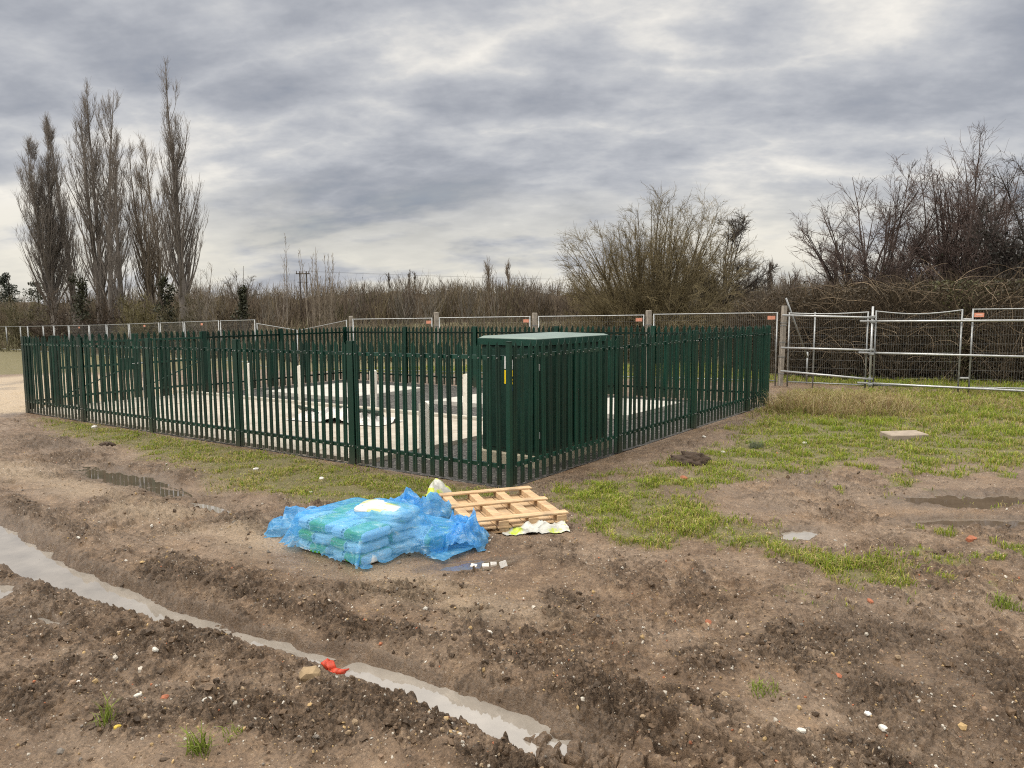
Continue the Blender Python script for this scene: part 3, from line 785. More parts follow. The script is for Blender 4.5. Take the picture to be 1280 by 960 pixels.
def grass():
    rng = np.random.default_rng(5)
    x, y = wedge(900000, 4.4, 30, rng, 41, 0.8)
    gsel = np.zeros(len(x), bool); Z = np.zeros(len(x)); g_all = np.zeros(len(x))
    for s in range(0, len(x), 150000):
        e = slice(s, s + 150000)
        z, c, g, sa, w = ground_fields(x[e], y[e]); Z[e] = z; g_all[e] = g
    tuft = fbm(x * 3.6, y * 3.6, 3, 101); fine = fbm(x * 14, y * 14, 2, 103)
    a, b = ab(x, y); inside = (a > -.05) & (a < LU + .1) & (b > -.05) & (b < LV + .05)
    dens = np.clip(g_all, 0, 1) ** 1.1 * np.clip(0.48 + 0.8 * tuft + 0.6 * fine, 0.06, 1)
    keep = (rng.uniform(0, 1, len(x)) < dens * 0.95) & ~inside
    x, y, z, tuft, a, b = x[keep], y[keep], Z[keep], tuft[keep], a[keep], b[keep]
    n = len(x); r = np.hypot(x, y)
    strip = (a > -0.3) & (b < 0)
    h = (0.032 + 0.05 * np.clip(tuft + .4, 0, 1)) * rng.uniform(.6, 1.5, n) * (1 + .8 * sst(12, 17, r) * ~strip) * np.where(strip, .75, 1)
    pal = np.array([[0.27, 0.36, 0.035], [0.38, 0.43, 0.055], [0.19, 0.27, 0.035], [0.46, 0.42, 0.12], [0.50, 0.40, 0.19]])
    dryn = fbm(x * .9, y * .9, 3, 107)
    pr = rng.uniform(0, 1, n) + .30 * dryn + np.where(strip, .10, 0)
    idx = np.searchsorted([0.25, 0.45, 0.68, 0.85], pr)
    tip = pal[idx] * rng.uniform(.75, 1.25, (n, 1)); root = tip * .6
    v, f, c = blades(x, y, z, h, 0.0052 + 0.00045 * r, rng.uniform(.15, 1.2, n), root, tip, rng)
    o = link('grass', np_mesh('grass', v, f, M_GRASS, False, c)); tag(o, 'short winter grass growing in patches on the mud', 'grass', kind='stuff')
    # dry stems by the corner of the enclosure and along the temporary fence
    cx, cy = G(1040, 512)
    k = 13000
    x = rng.normal(cx, 1.0, k); y = rng.normal(cy + .2, .8, k)
    x2 = rng.uniform(6.5, 16, 15000); y2 = 14.6 + rng.uniform(0, 3.4, 15000) + .15 * np.abs(x2 - 10)
    x = np.concatenate([x, x2]); y = np.concatenate([y, y2])
    tn = fbm(x * 2.2, y * 2.2, 3, 111)
    a, b = ab(x, y)
    keep = (rng.uniform(-.5, .5, len(x)) < tn - .02) & (a < -.25)
    x, y = x[keep], y[keep]; z = ground_fields(x, y)[0]; n = len(x)
    h = rng.uniform(.12, .55, n) * np.where(np.hypot(x - cx, y - cy) < 1.5, 1, .38)
    pal = np.array([[0.55, 0.44, 0.22], [0.42, 0.31, 0.15], [0.62, 0.52, 0.30], [0.30, 0.19, 0.10], [0.36, 0.36, 0.10]])
    tip = pal[rng.choice(5, n)] * rng.uniform(.7, 1.2, (n, 1))
    v, f, c = blades(x, y, z, h, np.full(n, .008), rng.uniform(.3, 1.6, n), tip * .55, tip, rng)
    o = link('dry_grass', np_mesh('dry_grass', v, f, M_GRASS, False, c)); tag(o, 'straw coloured dead grass stems by the enclosure corner', 'dry grass', kind='stuff')
    # single tufts in the mud
    specs = [((250, 944), .11, 70, .14, 'small green grass tuft in the mud at the bottom left, right of another tuft'), ((133, 908), .07, 34, .16, 'thin upright grass tuft beside a yellow stone on the left mud'),
             ((955, 866), .16, 90, .07, 'low sprawling grass tuft alone in the brown mud'), ((1255, 764), .17, 150, .10, 'bushy green grass tuft at the right edge of the mud'),
             ((382, 540), .01, 1, .01, None), ((945, 560), .18, 160, .16, 'grey green rosette of long leaves near the mound by the fence'),
             ((290, 925), .09, 26, .08, 'sparse grass tuft lying low on the mud right of the green tuft')]
    for (pp, rad, nn, hh, lab) in specs:
        if lab is None: continue
        gx, gy = G(*pp); x = gx + np.clip(rng.normal(0, rad * .30, nn), -rad * .45, rad * .45); y = gy + np.clip(rng.normal(0, rad * .30, nn), -rad * .45, rad * .45); z = ground_fields(x, y)[0]
        tip = np.array([[0.22, 0.30, 0.04]]) * rng.uniform(.7, 1.35, (nn, 1)) + rng.uniform(0, .05, (nn, 1)) * np.array([[1, .6, .3]])
        if 'rosette' in lab: tip = np.array([[0.22, 0.26, 0.16]]) * rng.uniform(.8, 1.2, (nn, 1))
        v, f, c = blades(x, y, z, rng.uniform(.4, 1.2, nn) * hh, np.full(nn, .0055), rng.uniform(.2, 1.0, nn), tip * .5, tip, rng)
        o = link('grass_tuft', np_mesh('grass_tuft', v - np.array([gx, gy, 0]), f, M_GRASS, False, c), None, (gx, gy, 0)); tag(o, lab, 'grass tuft')
grass()

# ------------------------------------------------------------------ inside the enclosure
def quad_sheet(name, a0, a1, b0, b1, dz, mat, na=40, nb=40, amp=0.0, skirt=0.0):
    A, B = np.meshgrid(np.linspace(a0, a1, na), np.linspace(b0, b1, nb)); A = A.ravel(); B = B.ravel()
    X, Y = xy(A, B); Z = base(X, Y) + dz + amp * fbm(X * 3, Y * 3, 3, 201)
    i = np.arange(nb - 1)[:, None] * na; j = np.arange(na - 1)[None, :]
    F = np.stack([i + j, i + j + 1, i + na + j + 1, i + na + j], -1).reshape(-1, 4)
    me = np_mesh(name, np.stack([X, Y, Z], 1), F, mat, amp > 0)
    if me.polygons[0].normal.z < 0: me.flip_normals()
    return tag(link(name, me), kind='structure')
quad_sheet('gravel_bed', -0.01, LU + 0.01, -0.01, LV + 0.01, 0.008, M_GRAVEL, 180, 130, 0.012)
def slab_ab(mb, a0, a1, b0, b1, z0, z1):
    P = []
    for dz in (z0, z1):
        for (a, b) in ((a0, b0), (a1, b0), (a1, b1), (a0, b1)):
            X, Y = xy(a, b); P.append((X, Y, float(base(X, Y)) + dz))
    return mb.add(P, [(0, 1, 2, 3), (7, 6, 5, 4), (0, 4, 5, 1), (1, 5, 6, 2), (2, 6, 7, 3), (3, 7, 4, 0)])
mb = MB()
a = 2.55
while a < LU + .2:
    e = min(a + 2.3, LU + .25); slab_ab(mb, a, e - .012, .05, 3.9, -.05, .07 + .004 * ((int(a) % 3) - 1)); a = e
tag(mb.build('concrete_path', M_TAN), kind='structure')
mb = MB(); a = 2.55
while a < LU - .2:
    slab_ab(mb, a, a + .905, 3.91, 4.05, -.05, .13); a += .915
tag(mb.build('kerb', M_CONC), kind='structure')
for (a0, a1, b0, b1, lab) in [(8.9, 12.2, 5.2, 8.0, 'long pale concrete slab in the gravel near the far fence corner'),
                              (5.05, 6.6, 5.85, 7.7, 'square pale concrete slab in the gravel left of the green cabinet'),
                              (1.5, 3.3, 5.8, 8.3, 'sandy concrete slab in the gravel right of the green cabinet')]:
    mb = MB(); slab_ab(mb, a0, a1, b0, b1, -.02, .10)
    tag(mb.build('concrete_slab', M_SLAB), lab, 'concrete slab', 'concrete slabs in the gravel bed')

def bollard(a, b, w, d, h, label, tilt=0.0):
    X, Y = xy(a, b); z = float(base(X, Y))
    mb = MB(); n = 8; prof = [(-w / 2, 0), (w / 2, 0)]
    for i in range(n + 1):
        t = PI * i / n; prof.append((w / 2 * math.cos(t), h - w * .3 + w * .3 * math.sin(t)))
    m = len(prof)
    Pv = [(x, -d / 2, zz) for x, zz in prof] + [(x, d / 2, zz) for x, zz in prof]
    F = [tuple(range(m)), tuple(range(2 * m - 1, m - 1, -1))] + [(i, i + m, (i + 1) % m + m, (i + 1) % m) for i in range(m)]
    mb.add(Pv, F)
    o = mb.build('marker_post', M_BOLL, None, loc=(X, Y, z), rz=math.atan2(V[1], V[0]) - PI / 2 - .65 + .65)
    o.rotation_euler = (tilt, tilt * .6, math.atan2(U[1], U[0]) + PI)
    tag(o, label, 'marker post', 'white concrete marker posts')
bollard(11.3, 4.16, .11, .10, .95, 'white concrete post farthest left along the kerb')
bollard(9.25, 4.16, .11, .10, .95, 'white concrete post second from the left along the kerb', .02)
bollard(6.75, 4.12, .12, .10, .92, 'white concrete post third from the left along the kerb', -.015)
bollard(4.15, 4.16, .12, .10, .93, 'white concrete post along the kerb nearest the green cabinet')
bollard(2.12, .85, .20, .10, .85, 'broad round topped white post just behind the front fence')

# crumpled sheet helper
def crumple(name, pts_fn, nu, nv, mat, thick=0.0, smooth=True):
    Uu, Vv = np.meshgrid(np.linspace(0, 1, nu), np.linspace(0, 1, nv)); p = pts_fn(Uu.ravel(), Vv.ravel())
    i = np.arange(nv - 1)[:, None] * nu; j = np.arange(nu - 1)[None, :]
    F = np.stack([i + j, i + j + 1, i + nu + j + 1, i + nu + j], -1).reshape(-1, 4)
    return np_mesh(name, p, F, mat, smooth)
def pile_fn(cx, cy, lx, ly, ang, h, seed, zf, fold=3.0):
    def fn(u, v):
        p, q = (u - .5) * lx, (v - .5) * ly
        a, b = u * lx * 5, v * ly * 5
        wx, wy = .5 * fbm(a * .7, b * .7, 2, seed + 5), .5 * fbm(a * .7, b * .7, 2, seed + 6)
        r1 = 1 - np.abs(fbm(a * fold * .33 + wx, b * fold * .2 + wy, 2, seed + 2, .35)) * 2.2
        r2 = 1 - np.abs(fbm(a * fold * .8 + wx, b * fold * .55 + wy, 2, seed + 3, .35)) * 2.2
        rr = np.hypot((u - .5) * 2, (v - .5) * 2) * (1 + .25 * fbm(u * 3, v * 3, 2, seed + 8))
        e = np.clip(1 - rr ** 2.2, 0, 1) ** .7
        z = h * e * np.clip(.45 + .38 * r1 + .20 * r2, .05, 2) + .012 * (1 - e)
        p = p + .05 * fbm(a * 1.6, b * 1.6, 2, seed) * (.3 + e); q = q + .05 * fbm(a * 1.6, b * 1.6, 2, seed + 1) * (.3 + e)
        c, s = math.cos(ang), math.sin(ang); X = cx + p * c - q * s; Y = cy + p * s + q * c
        return np.stack([X, Y, zf(X, Y) + z], 1)
    return fn
zin = lambda X, Y: base(X, Y) + .075
cx, cy = xy(5.9, 2.55); angU = math.atan2(U[1], U[0])
o = link('plastic_sheeting', crumple('plastic_sheeting', pile_fn(cx, cy, 2.3, .75, angU + .15, .27, 301, zin), 110, 50, M_SHEET))
tag(o, 'long crumpled bundle of white plastic sheeting lying on the concrete path', 'plastic sheet')
for k, (a0, a1, b0, b1, hh, lab) in enumerate([(4.9, 6.3, 2.6, 2.85, .25, 'dark green steel board lying across the white sheeting, right hand one'), (6.4, 7.5, 2.3, 2.7, .23, 'dark green steel board lying on the white sheeting, left hand one')]):
    X0, Y0 = xy(a0, b0); X1, Y1 = xy(a1, b1); z = float(base(X0, Y0))
    ln = math.hypot(X1 - X0, Y1 - Y0); mb = MB(); mb.box((0, 0, 0), (ln, .16, .02), None, 0, .004); mb.box((0, .05, .016), (ln, .03, .012)); mb.box((0, -.05, .016), (ln, .03, .012))
    o = mb.build('steel_board', M_GREEN, None, loc=((X0 + X1) / 2, (Y0 + Y1) / 2, z + hh)); o.rotation_euler = (.75, .03, math.atan2(Y1 - Y0, X1 - X0))
    tag(o, lab, 'steel board', 'spare green boards on the sheeting')

# ------------------------------------------------------------------ palisade fence
def pale_mesh(h=FH):
    mb = MB()
    prof = [(-.040, .000), (-.030, .013), (-.012, .013), (0, .002), (.012, .013), (.030, .013), (.040, .000)]
    tops = [h - .085, h - .06, h - .03, h, h - .03, h - .06, h - .085]
    n = len(prof); P = []
    for (x, y), zt in zip(prof, tops):
        P += [(x, y, .035), (x, y, zt), (x, y - .003, .035), (x, y - .003, zt)]
    F = []
    for i in range(n - 1):
        a, b = 4 * i, 4 * (i + 1)
        F += [(a, a + 1, b + 1, b), (a + 2, b + 2, b + 3, a + 3), (a + 1, a + 3, b + 3, b + 1), (a, b, b + 2, a + 2)]
    F += [(0, 2, 3, 1), (4 * n - 4, 4 * n - 3, 4 * n - 1, 4 * n - 2)]
    mb.add(P, F)
    for z in (.262, 1.565):
        mb.tube((0, .0, z), (0, .019, z), .0075, 6, mi=1)
    return mb.mesh('pale', [M_GREEN, M_ZINC])
PALE = pale_mesh()
def post_mesh(w=.115, h=FH - .02):
    mb = MB(); d = .075
    mb.box((0, d / 2 - .035, h / 2 - .03), (w, .007, h + .06), None, 0, .002)
    mb.box((0, -d / 2 - .035, h / 2 - .03), (w, .007, h + .06), None, 0, .002)
    mb.box((0, -.035, h / 2 - .03), (.006, d - .0075, h + .055))
    for z in (.27, 1.56): mb.tube((.03, d / 2 - .033, z), (.03, d / 2 - .018, z), .010, 6, mi=1); mb.tube((-.03, d / 2 - .033, z), (-.03, d / 2 - .018, z), .010, 6, mi=1)
    return mb.mesh('post', [M_GREEN, M_ZINC])
POST = post_mesh()
def corner_mesh():
    mb = MB(); h = FH - .01
    mb.box((0, -.025, h / 2 - .03), (.055, .055, h + .06), None, 0, .003); mb.box((0, -.025, h + .004), (.062, .062, .008)); return mb.mesh('corner_post', [M_GREEN, M_ZINC])
CORNER = corner_mesh()

def fence_run(O, d, L, posts, label, start_corner, end_corner, skip=None):
    ox, oy = O; z0 = float(base(ox, oy)); ang = math.atan2(d[1], d[0])
    t = thing('palisade_fence', (ox, oy, z0), label, 'palisade fence', 'green palisade fence around the enclosure', ang)
    zl = lambda s: float(base(ox + d[0] * s, oy + d[1] * s)) - z0
    ends = sorted(posts)
    for s in posts: link('post', POST, t, (s, 0, zl(s)))
    if start_corner: link('corner_post', CORNER, t, (0, 0, zl(0)))
    if end_corner: link('corner_post', CORNER, t, (L, 0, zl(L)))
    knots = [0.0] + [s for s in ends if .05 < s < L - .05] + [L]
    for i in range(len(knots) - 1):
        s0, s1 = knots[i], knots[i + 1]
        if skip and s0 >= skip[0] - .01 and s1 <= skip[1] + .01: continue
        g = .062
        for hz in (.262, 1.565):
            mb = MB(); za, zb = zl(s0) + hz, zl(s1) + hz
            for (y0, y1, dz0, dz1) in ((-.052, -.006, .018, .024), (-.012, -.006, -.026, .0175)):
                P = []
                for s, z in ((s0 + g, za), (s1 - g, zb)):
                    P += [(s, y0, z + dz0), (s, y1, z + dz0), (s, y1, z + dz1), (s, y0, z + dz1)]
                mb.add(P, [(0, 1, 2, 3), (7, 6, 5, 4), (0, 4, 5, 1), (1, 5, 6, 2), (2, 6, 7, 3), (3, 7, 4, 0)])
            link('rail', mb.mesh('rail', M_RAIL), t, (0, 0, 0))
        n = max(1, int(round((s1 - s0 - .115) / .155)))
        sp = (s1 - s0) / (n + 1) if n > 1 else .15
        for k in range(n):
            s = s0 + (k + 1) * (s1 - s0) / (n + 1) if n < 12 else s0 + (s1 - s0) / 2 + (k - (n - 1) / 2) * .155
            p = link('pale', PALE, t, (s, -.0015, zl(s) + random.uniform(-.008, .008)))
            p.rotation_euler = (random.uniform(-.010, .010), random.uniform(-.009, .009), random.uniform(-.05, .05))
    return t
M_RAIL = paint_mat('green_rail_coat', (0.005, 0.034, 0.023), 0.28, 0.3)
fence_run((CX, CY), U, LU, [2.75, 5.5, 8.25, 11.0, 13.75], 'green palisade fence run along the muddy front left side, nearest the blue bags', True, False)
fence_run(xy(0, LV), -V, LV, [LV - 2.75, LV - 5.5, LV - 8.25, .0], 'green palisade fence run on the right side beside the cabinet', False, False)
fence_run(xy(LU, LV), -U, LU, [2.75, 5.5, 8.25, 11.0, 0.0], 'green palisade fence run across the back in front of the temporary fencing', False, False)
GA0, GA1, GAM = 0.62, 4.42, 2.52
fence_run(xy(LU, 0), V, LV, [GA0, GA1, 6.9], 'green palisade fence run on the far left side holding the double gate', False, False, (GA0, GA1))

def gate_leaf(s0, s1, label, lock):
    ox, oy = xy(LU, s0); z0 = float(base(ox, oy)); w = s1 - s0
    t = thing('gate_leaf', (ox, oy, z0), label, 'gate', 'double gate of the enclosure', math.atan2(V[1], V[0]))
    mb = MB(); y = -.055
    for z in (.30, .98, 1.56): mb.box((w / 2, y, z), (w - .12, .05, .05))
    for s in (.035, w - .035): mb.box((s, y, .92), (.06, .06, 1.62))
    mb.tube((.09, y - .03, .34), (w - .09, y - .03, .94), .018, 6)
    link('frame', mb.mesh('frame', M_GREEN), t, (0, 0, 0))
    n = int((w - .12) / .155)
    for k in range(n):
        s = w / 2 + (k - (n - 1) / 2) * .155; link('pale', PALE, t, (s, -.022, .02))
    for z in (.4, 1.45):
        h = MB(); h.tube((.0 if lock else w, y - .02, z - .06), (.0 if lock else w, y - .02, z + .06), .022, 8); link('hinge', h.mesh('hinge', M_GREEN), t, (0, 0, 0))
    if lock:
        h = MB(); h.box((w - .24, y - .045, .98), (.34, .035, .30), None, 0, .01); link('lock_plate', h.mesh('lock_plate', M_GREEN), t, (0, 0, 0))
        h = MB(); h.tube((w - .12, y - .05, .98), (w + .2, y - .05, .98), .016, 8); link('slide_bolt', h.mesh('slide_bolt', M_GALV), t, (0, 0, 0))
    else:
        h = MB(); h.tube((.12, y - .05, .08), (.12, y - .05, .75), .012, 8); link('drop_bolt', h.mesh('drop_bolt', M_GALV), t, (0, 0, 0))
gate_leaf(GA0 + .07, GAM - .012, 'green palisade gate leaf with the lock plate, nearer the left corner', True)
gate_leaf(GAM + .012, GA1 - .07, 'green palisade gate leaf with a drop bolt, farther from the left corner', False)

# ------------------------------------------------------------------ cabinet
def cabinet():
    a0, a1, b0, b1 = .42, 1.34, 1.18, 3.02
    cx, cy = xy((a0 + a1) / 2, (b0 + b1) / 2); z0 = float(base(cx, cy)) + .03
    rz = math.atan2(V[1], V[0])      # local x along v (long side), local y along u
    t = thing('electricity_cabinet', (cx, cy, z0), 'tall dark green metal cabinet with pale flat roof inside the near fence corner', 'cabinet', None, rz)
    lx, ly = b1 - b0, a1 - a0; H0, H1 = .14, 1.62
    mb = MB(); mb.box((0, 0, .05), (lx + .1, ly + .16, .18), None, 0, .015); link('plinth', mb.mesh('plinth', M_PLINTH), t, (0, 0, 0))
    mb = MB(); mb.box((0, 0, (H0 + H1) / 2), (lx, ly, H1 - H0), None, 0, .008); link('body', mb.mesh('body', M_CAB), t, (0, 0, 0))
    mb = MB()
    # roof: shallow pitch towards the long side, with a drip edge
    e = .045; zt = H1 + .002
    mb.box((0, 0, zt + .045), (lx + 2 * e, ly + 2 * e, .09), None, 0, .003)
    link('roof', mb.mesh('roof', M_CAB), t, (0, 0, 0))
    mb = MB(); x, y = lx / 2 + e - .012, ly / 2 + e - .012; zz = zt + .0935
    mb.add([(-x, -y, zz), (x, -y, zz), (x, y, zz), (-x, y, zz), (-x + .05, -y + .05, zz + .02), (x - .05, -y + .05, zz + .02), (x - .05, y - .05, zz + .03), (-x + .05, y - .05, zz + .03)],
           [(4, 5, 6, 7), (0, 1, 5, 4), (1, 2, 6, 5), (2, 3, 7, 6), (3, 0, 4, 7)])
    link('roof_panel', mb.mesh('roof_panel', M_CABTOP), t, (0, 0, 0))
    # two doors on the long side that faces the right fence (local -y), one on the end that faces the camera (local -x)
    for k in (-1, 1):
        mb = MB(); dw = lx / 2 - .05
        mb.box((k * (lx / 4 - .004), -ly / 2 - .009, (H0 + H1) / 2), (dw, .016, H1 - H0 - .12), None, 0, .005)
        dr = link('door', mb.mesh('door', M_CAB), t, (0, 0, 0))
        hb = MB(); hb.box((k * .09, -ly / 2 - .03, .88), (.028, .026, .16), None, 0, .006); link('handle', hb.mesh('handle', M_BLACK), dr, (0, 0, 0))
        for z in (.42, 1.34):
            hb = MB(); hb.tube((k * (lx / 2 - .045), -ly / 2 - .022, z - .045), (k * (lx / 2 - .045), -ly / 2 - .022, z + .045), .011, 8); link('hinge', hb.mesh('hinge', M_ZINC), dr, (0, 0, 0))
    mb = MB(); mb.box((-lx / 2 - .009, 0, (H0 + H1) / 2), (.016, ly - .08, H1 - H0 - .12), None, 0, .005)
    dr = link('door', mb.mesh('door', M_CAB), t, (0, 0, 0))
    hb = MB(); hb.box((-lx / 2 - .03, .15, .88), (.026, .028, .16), None, 0, .006); link('handle', hb.mesh('handle', M_ZINC), dr, (0, 0, 0))
    # warning signs, white strip over yellow plate
    sx = -lx / 2 - .0185
    for (yy,) in ((-.05,),):
        mb = MB(); mb.box((sx, yy, 1.385), (.003, .21, .17)); link('name_plate', mb.mesh('name_plate', M_WHITE), t, (0, 0, 0))
        mb = MB(); mb.box((sx, yy, 1.19), (.003, .21, .19))
        q = sx - .0025
        mb.add([(q, yy - .075, 1.125), (q, yy + .075, 1.125), (q, yy, 1.265)], [(0, 1, 2), (2, 1, 0)], 1)
        q2 = sx - .0035
        mb.add([(q2, yy - .052, 1.138), (q2, yy + .052, 1.138), (q2, yy, 1.236)], [(0, 1, 2), (2, 1, 0)], 0)
        q3 = sx - .0045
        mb.add([(q3, yy + .014, 1.215), (q3, yy - .012, 1.178), (q3, yy - .001, 1.178), (q3, yy - .012, 1.146), (q3, yy + .016, 1.184), (q3, yy + .005, 1.184)], [(0, 1, 2, 3, 4, 5), (5, 4, 3, 2, 1, 0)], 1)
        link('warning_sign', mb.mesh('warning_sign', [M_YEL, M_BLACK]), t, (0, 0, 0))
        mb = MB(); mb.box((sx, yy, 1.03), (.003, .15, .06)); link('label_strip', mb.mesh('label_strip', M_BLUE), t, (0, 0, 0))
M_PLINTH = simple('cabinet_plinth_concrete', (0.40, 0.36, 0.27), 0.85, 0.2, 4, 0.3, 60, 0.004)
M_BLUE = simple('blue_strip', (0.01, 0.02, 0.09), 0.5, 0.1, 9, 0)
cabinet()

# ------------------------------------------------------------------ temporary mesh fencing
def mesh_panel(p0, p1, label, h=2.0, tagged=True, sag=0.0, lift0=0.0, lift1=0.0, group='temporary mesh fence panels', extra=(), wires=True, tagpos=.92):
    p0 = np.array(p0); p1 = np.array(p1); d = p1 - p0; L = float(np.hypot(*d)); d /= L
    z0 = float(base(*p0)) + lift0; z1 = float(base(*p1)) + lift1
    t = thing('mesh_panel', (p0[0], p0[1], z0), label, 'temporary fence', group, math.atan2(d[1], d[0]))
    dz = z1 - z0; m = .06
    f = MB(); r = .021
    zt = lambda s: dz * s / L
    f.tube((m, 0, .02), (m, 0, h), r); f.tube((L - m, 0, .02 + dz), (L - m, 0, h + dz), r)
    n = 8
    for k in range(n):
        s0 = m + (L - 2 * m) * k / n; s1 = m + (L - 2 * m) * (k + 1) / n
        sg = lambda s: -sag * math.sin(PI * (s - m) / (L - 2 * m))
        f.tube((s0, 0, h - .02 + zt(s0) + sg(s0)), (s1, 0, h - .02 + zt(s1) + sg(s1)), r * .8, 6, cap=False)
    f.tube((m, 0, .16), (L - m, 0, .16 + dz), r * .8)
    for s in extra: f.tube((s, 0, .02 + zt(s)), (s, 0, h + zt(s)), r)
    link('frame', f.mesh('frame', M_GALV, True), t, (0, 0, 0))
    if wires:
        w = MB(); nn = int(L / .055)
        for k in range(1, nn):
            s = m + (L - 2 * m) * k / nn
            w.tube((s, .0, .16 + zt(s)), (s, 0, h - .03 + zt(s) - sag * math.sin(PI * k / nn)), .0013, 3, cap=False)
        for z in np.linspace(.35, h - .2, 8):
            w.tube((m, 0, z), (L - m, 0, z + dz), 0.0017 if abs(z - 1) > .2 else .0024, 3, cap=False)
        link('mesh_infill', w.mesh('mesh_infill', M_WIRE), t, (0, 0, 0))
    if tagged:
        g = MB(); g.box((L * tagpos, -.03, h - .15 + zt(L * tagpos)), (.20, .006, .10)); g.box((L * tagpos, -.0345, h - .15 + zt(L * tagpos)), (.13, .003, .02), None, 1)
        link('tag_plate', g.mesh('tag_plate', [M_ORANGE, M_TAGTXT]), t, (0, 0, 0))
    return t
M_TAGTXT = simple('tag_print', (0.70, 0.55, 0.48), 0.5, 0.2, 40, 0)

def timber(x, y, h, label, w=.13, tilt=(0, 0), straps=False):
    z = float(base(x, y)); t = thing('timber_post', (x, y, z), label, 'timber post', 'timber posts of the temporary fence', .3)
    t.rotation_euler = (tilt[0], tilt[1], .3)
    mb = MB(); mb.box((0, 0, h / 2 - .1), (w, w, h + .2), None, 0, .012); link('shaft', mb.mesh('shaft', M_TIMB), t, (0, 0, 0))
    mb = MB()
    for zz in ((.35, .8, 1.2, 1.65, 1.72) if straps else (1.7,)):
        for (dx, dy, sx, sy) in ((0, w / 2 + .004, w + .016, .006), (0, -w / 2 - .004, w + .016, .006), (w / 2 + .004, 0, .006, w), (-w / 2 - .004, 0, .006, w)):
            mb.box((dx, dy, zz), (sx, sy, .02))
    link('strap', mb.mesh('strap', M_GALV), t, (0, 0, 0))
B0 = np.array(AT(979, 20.2)); STEP = np.array([-3.28, 1.76])
BP = [B0 + STEP * k for k in range(5)]
names = ['first', 'second', 'third', 'fourth']
hts = []
for k in range(5):
    ty = [382, 388, 391, 390, 395][k]
    x, y = BP[k]; px = 640 + x / y * FPX
    hts.append(ZPX(ty, y, px) - float(base(x, y)))
for k in range(4):
    p, q = BP[k] + STEP * .03, BP[k + 1] - STEP * .02
    hh = min(hts[k], hts[k + 1]) - .10
    mesh_panel(p, q, 'temporary mesh panel behind the enclosure, %s one left of the strapped timber post' % names[k], h=hh, tagpos=.06)
labs = ['leaning grey timber post strapped with wire beside the scaffold rails', 'timber post behind the right half of the cabinet roof, first left of the strapped one', 'timber post behind the cabinet roof, second left of the strapped one',
        'timber post above the middle of the back fence, third left of the strapped one', 'timber post at the far corner of the enclosure where the mesh fence turns']
for k in range(5): timber(BP[k][0], BP[k][1] + .12, hts[k], labs[k], 0.105 if k == 0 else .13, (-.01, .035) if k == 0 else (0, 0), k == 0)
# left run, receding to the far left
LQ = [BP[4] + np.array([-.1, .1])]; fd = np.array([-.715, .70]); fd /= np.hypot(*fd)
ordn = ['first', 'second', 'third', 'fourth', 'fifth', 'sixth', 'seventh', 'eighth', 'ninth', 'tenth', 'eleventh', 'twelfth', 'thirteenth', 'fourteenth', 'fifteenth', 'sixteenth', 'seventeenth', 'eighteenth']
for k in range(18):
    L = 3.5; p = LQ[-1]; jit = (random.uniform(-.10, .10)) if k > 2 else 0
    q = p + np.array([fd[0] * math.cos(jit) - fd[1] * math.sin(jit), fd[0] * math.sin(jit) + fd[1] * math.cos(jit)]) * L
    hh = 2.0; l0 = l1 = 0
    if k == 0: hh = 1.95; l1 = -.38
    if k == 1: l0 = -.38; hh = 1.95; l1 = -.1
    mesh_panel(p + fd * .04, q - fd * .04, 'temporary mesh panel receding to the far left, %s after the corner timber post' % ordn[k], h=hh, lift0=l0, lift1=l1, tagged=k in (3, 5, 8), tagpos=.5, wires=k < 9, group='temporary mesh fence panels on the left')
    LQ.append(q)
# right run with scaffold rails
RA = np.array(AT(983, 20.0)); RB = np.array(AT(1087, 18.7)); RC_ = np.array(AT(1207, 17.9)); RD = np.array(AT(1207, 17.9)) + (np.array(AT(1207, 17.9)) - np.array(AT(1087, 18.7))) * 1.5
mesh_panel(RA, RB, 'crooked temporary mesh panel beside the strapped timber post with a diagonal brace behind', h=2.0, sag=.03, tagged=False, extra=(.72,), group='temporary mesh fence panels on the right')
mesh_panel(RB + (RC_ - RB) * .03, RC_ - (RC_ - RB) * .02, 'sagging temporary mesh panel between the scaffold post and the paired uprights', h=2.02, sag=.08, tagged=False, group='temporary mesh fence panels on the right')
mesh_panel(RC_ + (RC_ - RB) * .03, RD, 'temporary mesh panel with an orange tag at the right edge', h=2.03, tagged=True, tagpos=.06, group='temporary mesh fence panels on the right')
def rail_line(p, q, zs0, zs1, label, off=-.07):
    mb = None
    for i, (a, b) in enumerate(zip(zs0, zs1)):
        mb = MB(); dd = (q - p) / np.hypot(*(q - p)); nn = np.array([dd[1], -dd[0]]) * abs(off)
        mb.tube((p[0] + nn[0], p[1] + nn[1], a), (q[0] + nn[0], q[1] + nn[1], b), .027, 10)
        o = mb.build('scaffold_rail', M_GALV2, None, True); tag(o, label[i], 'scaffold tube', 'scaffold rails on the temporary fence')
M_GALV2 = simple('bright_scaffold_tube', (0.44, 0.455, 0.46), 0.36, 0.15, 9, 0.05, 60, 0.002, metal=0.55, dirt=(0.30, 0.28, 0.25))
rail_line(RA - np.array([.1, 0]), RB + (RB - RA) * .03, [ZPX(394, 20, 983), ZPX(434.5, 20, 983), ZPX(463.5, 20, 983)], [ZPX(397, 18.7, 1087), ZPX(437.5, 18.7, 1087), ZPX(473.5, 18.7, 1087)],
          ['upper scaffold rail by the strapped timber post', 'middle scaffold rail by the strapped timber post', 'lower scaffold rail by the strapped timber post'])
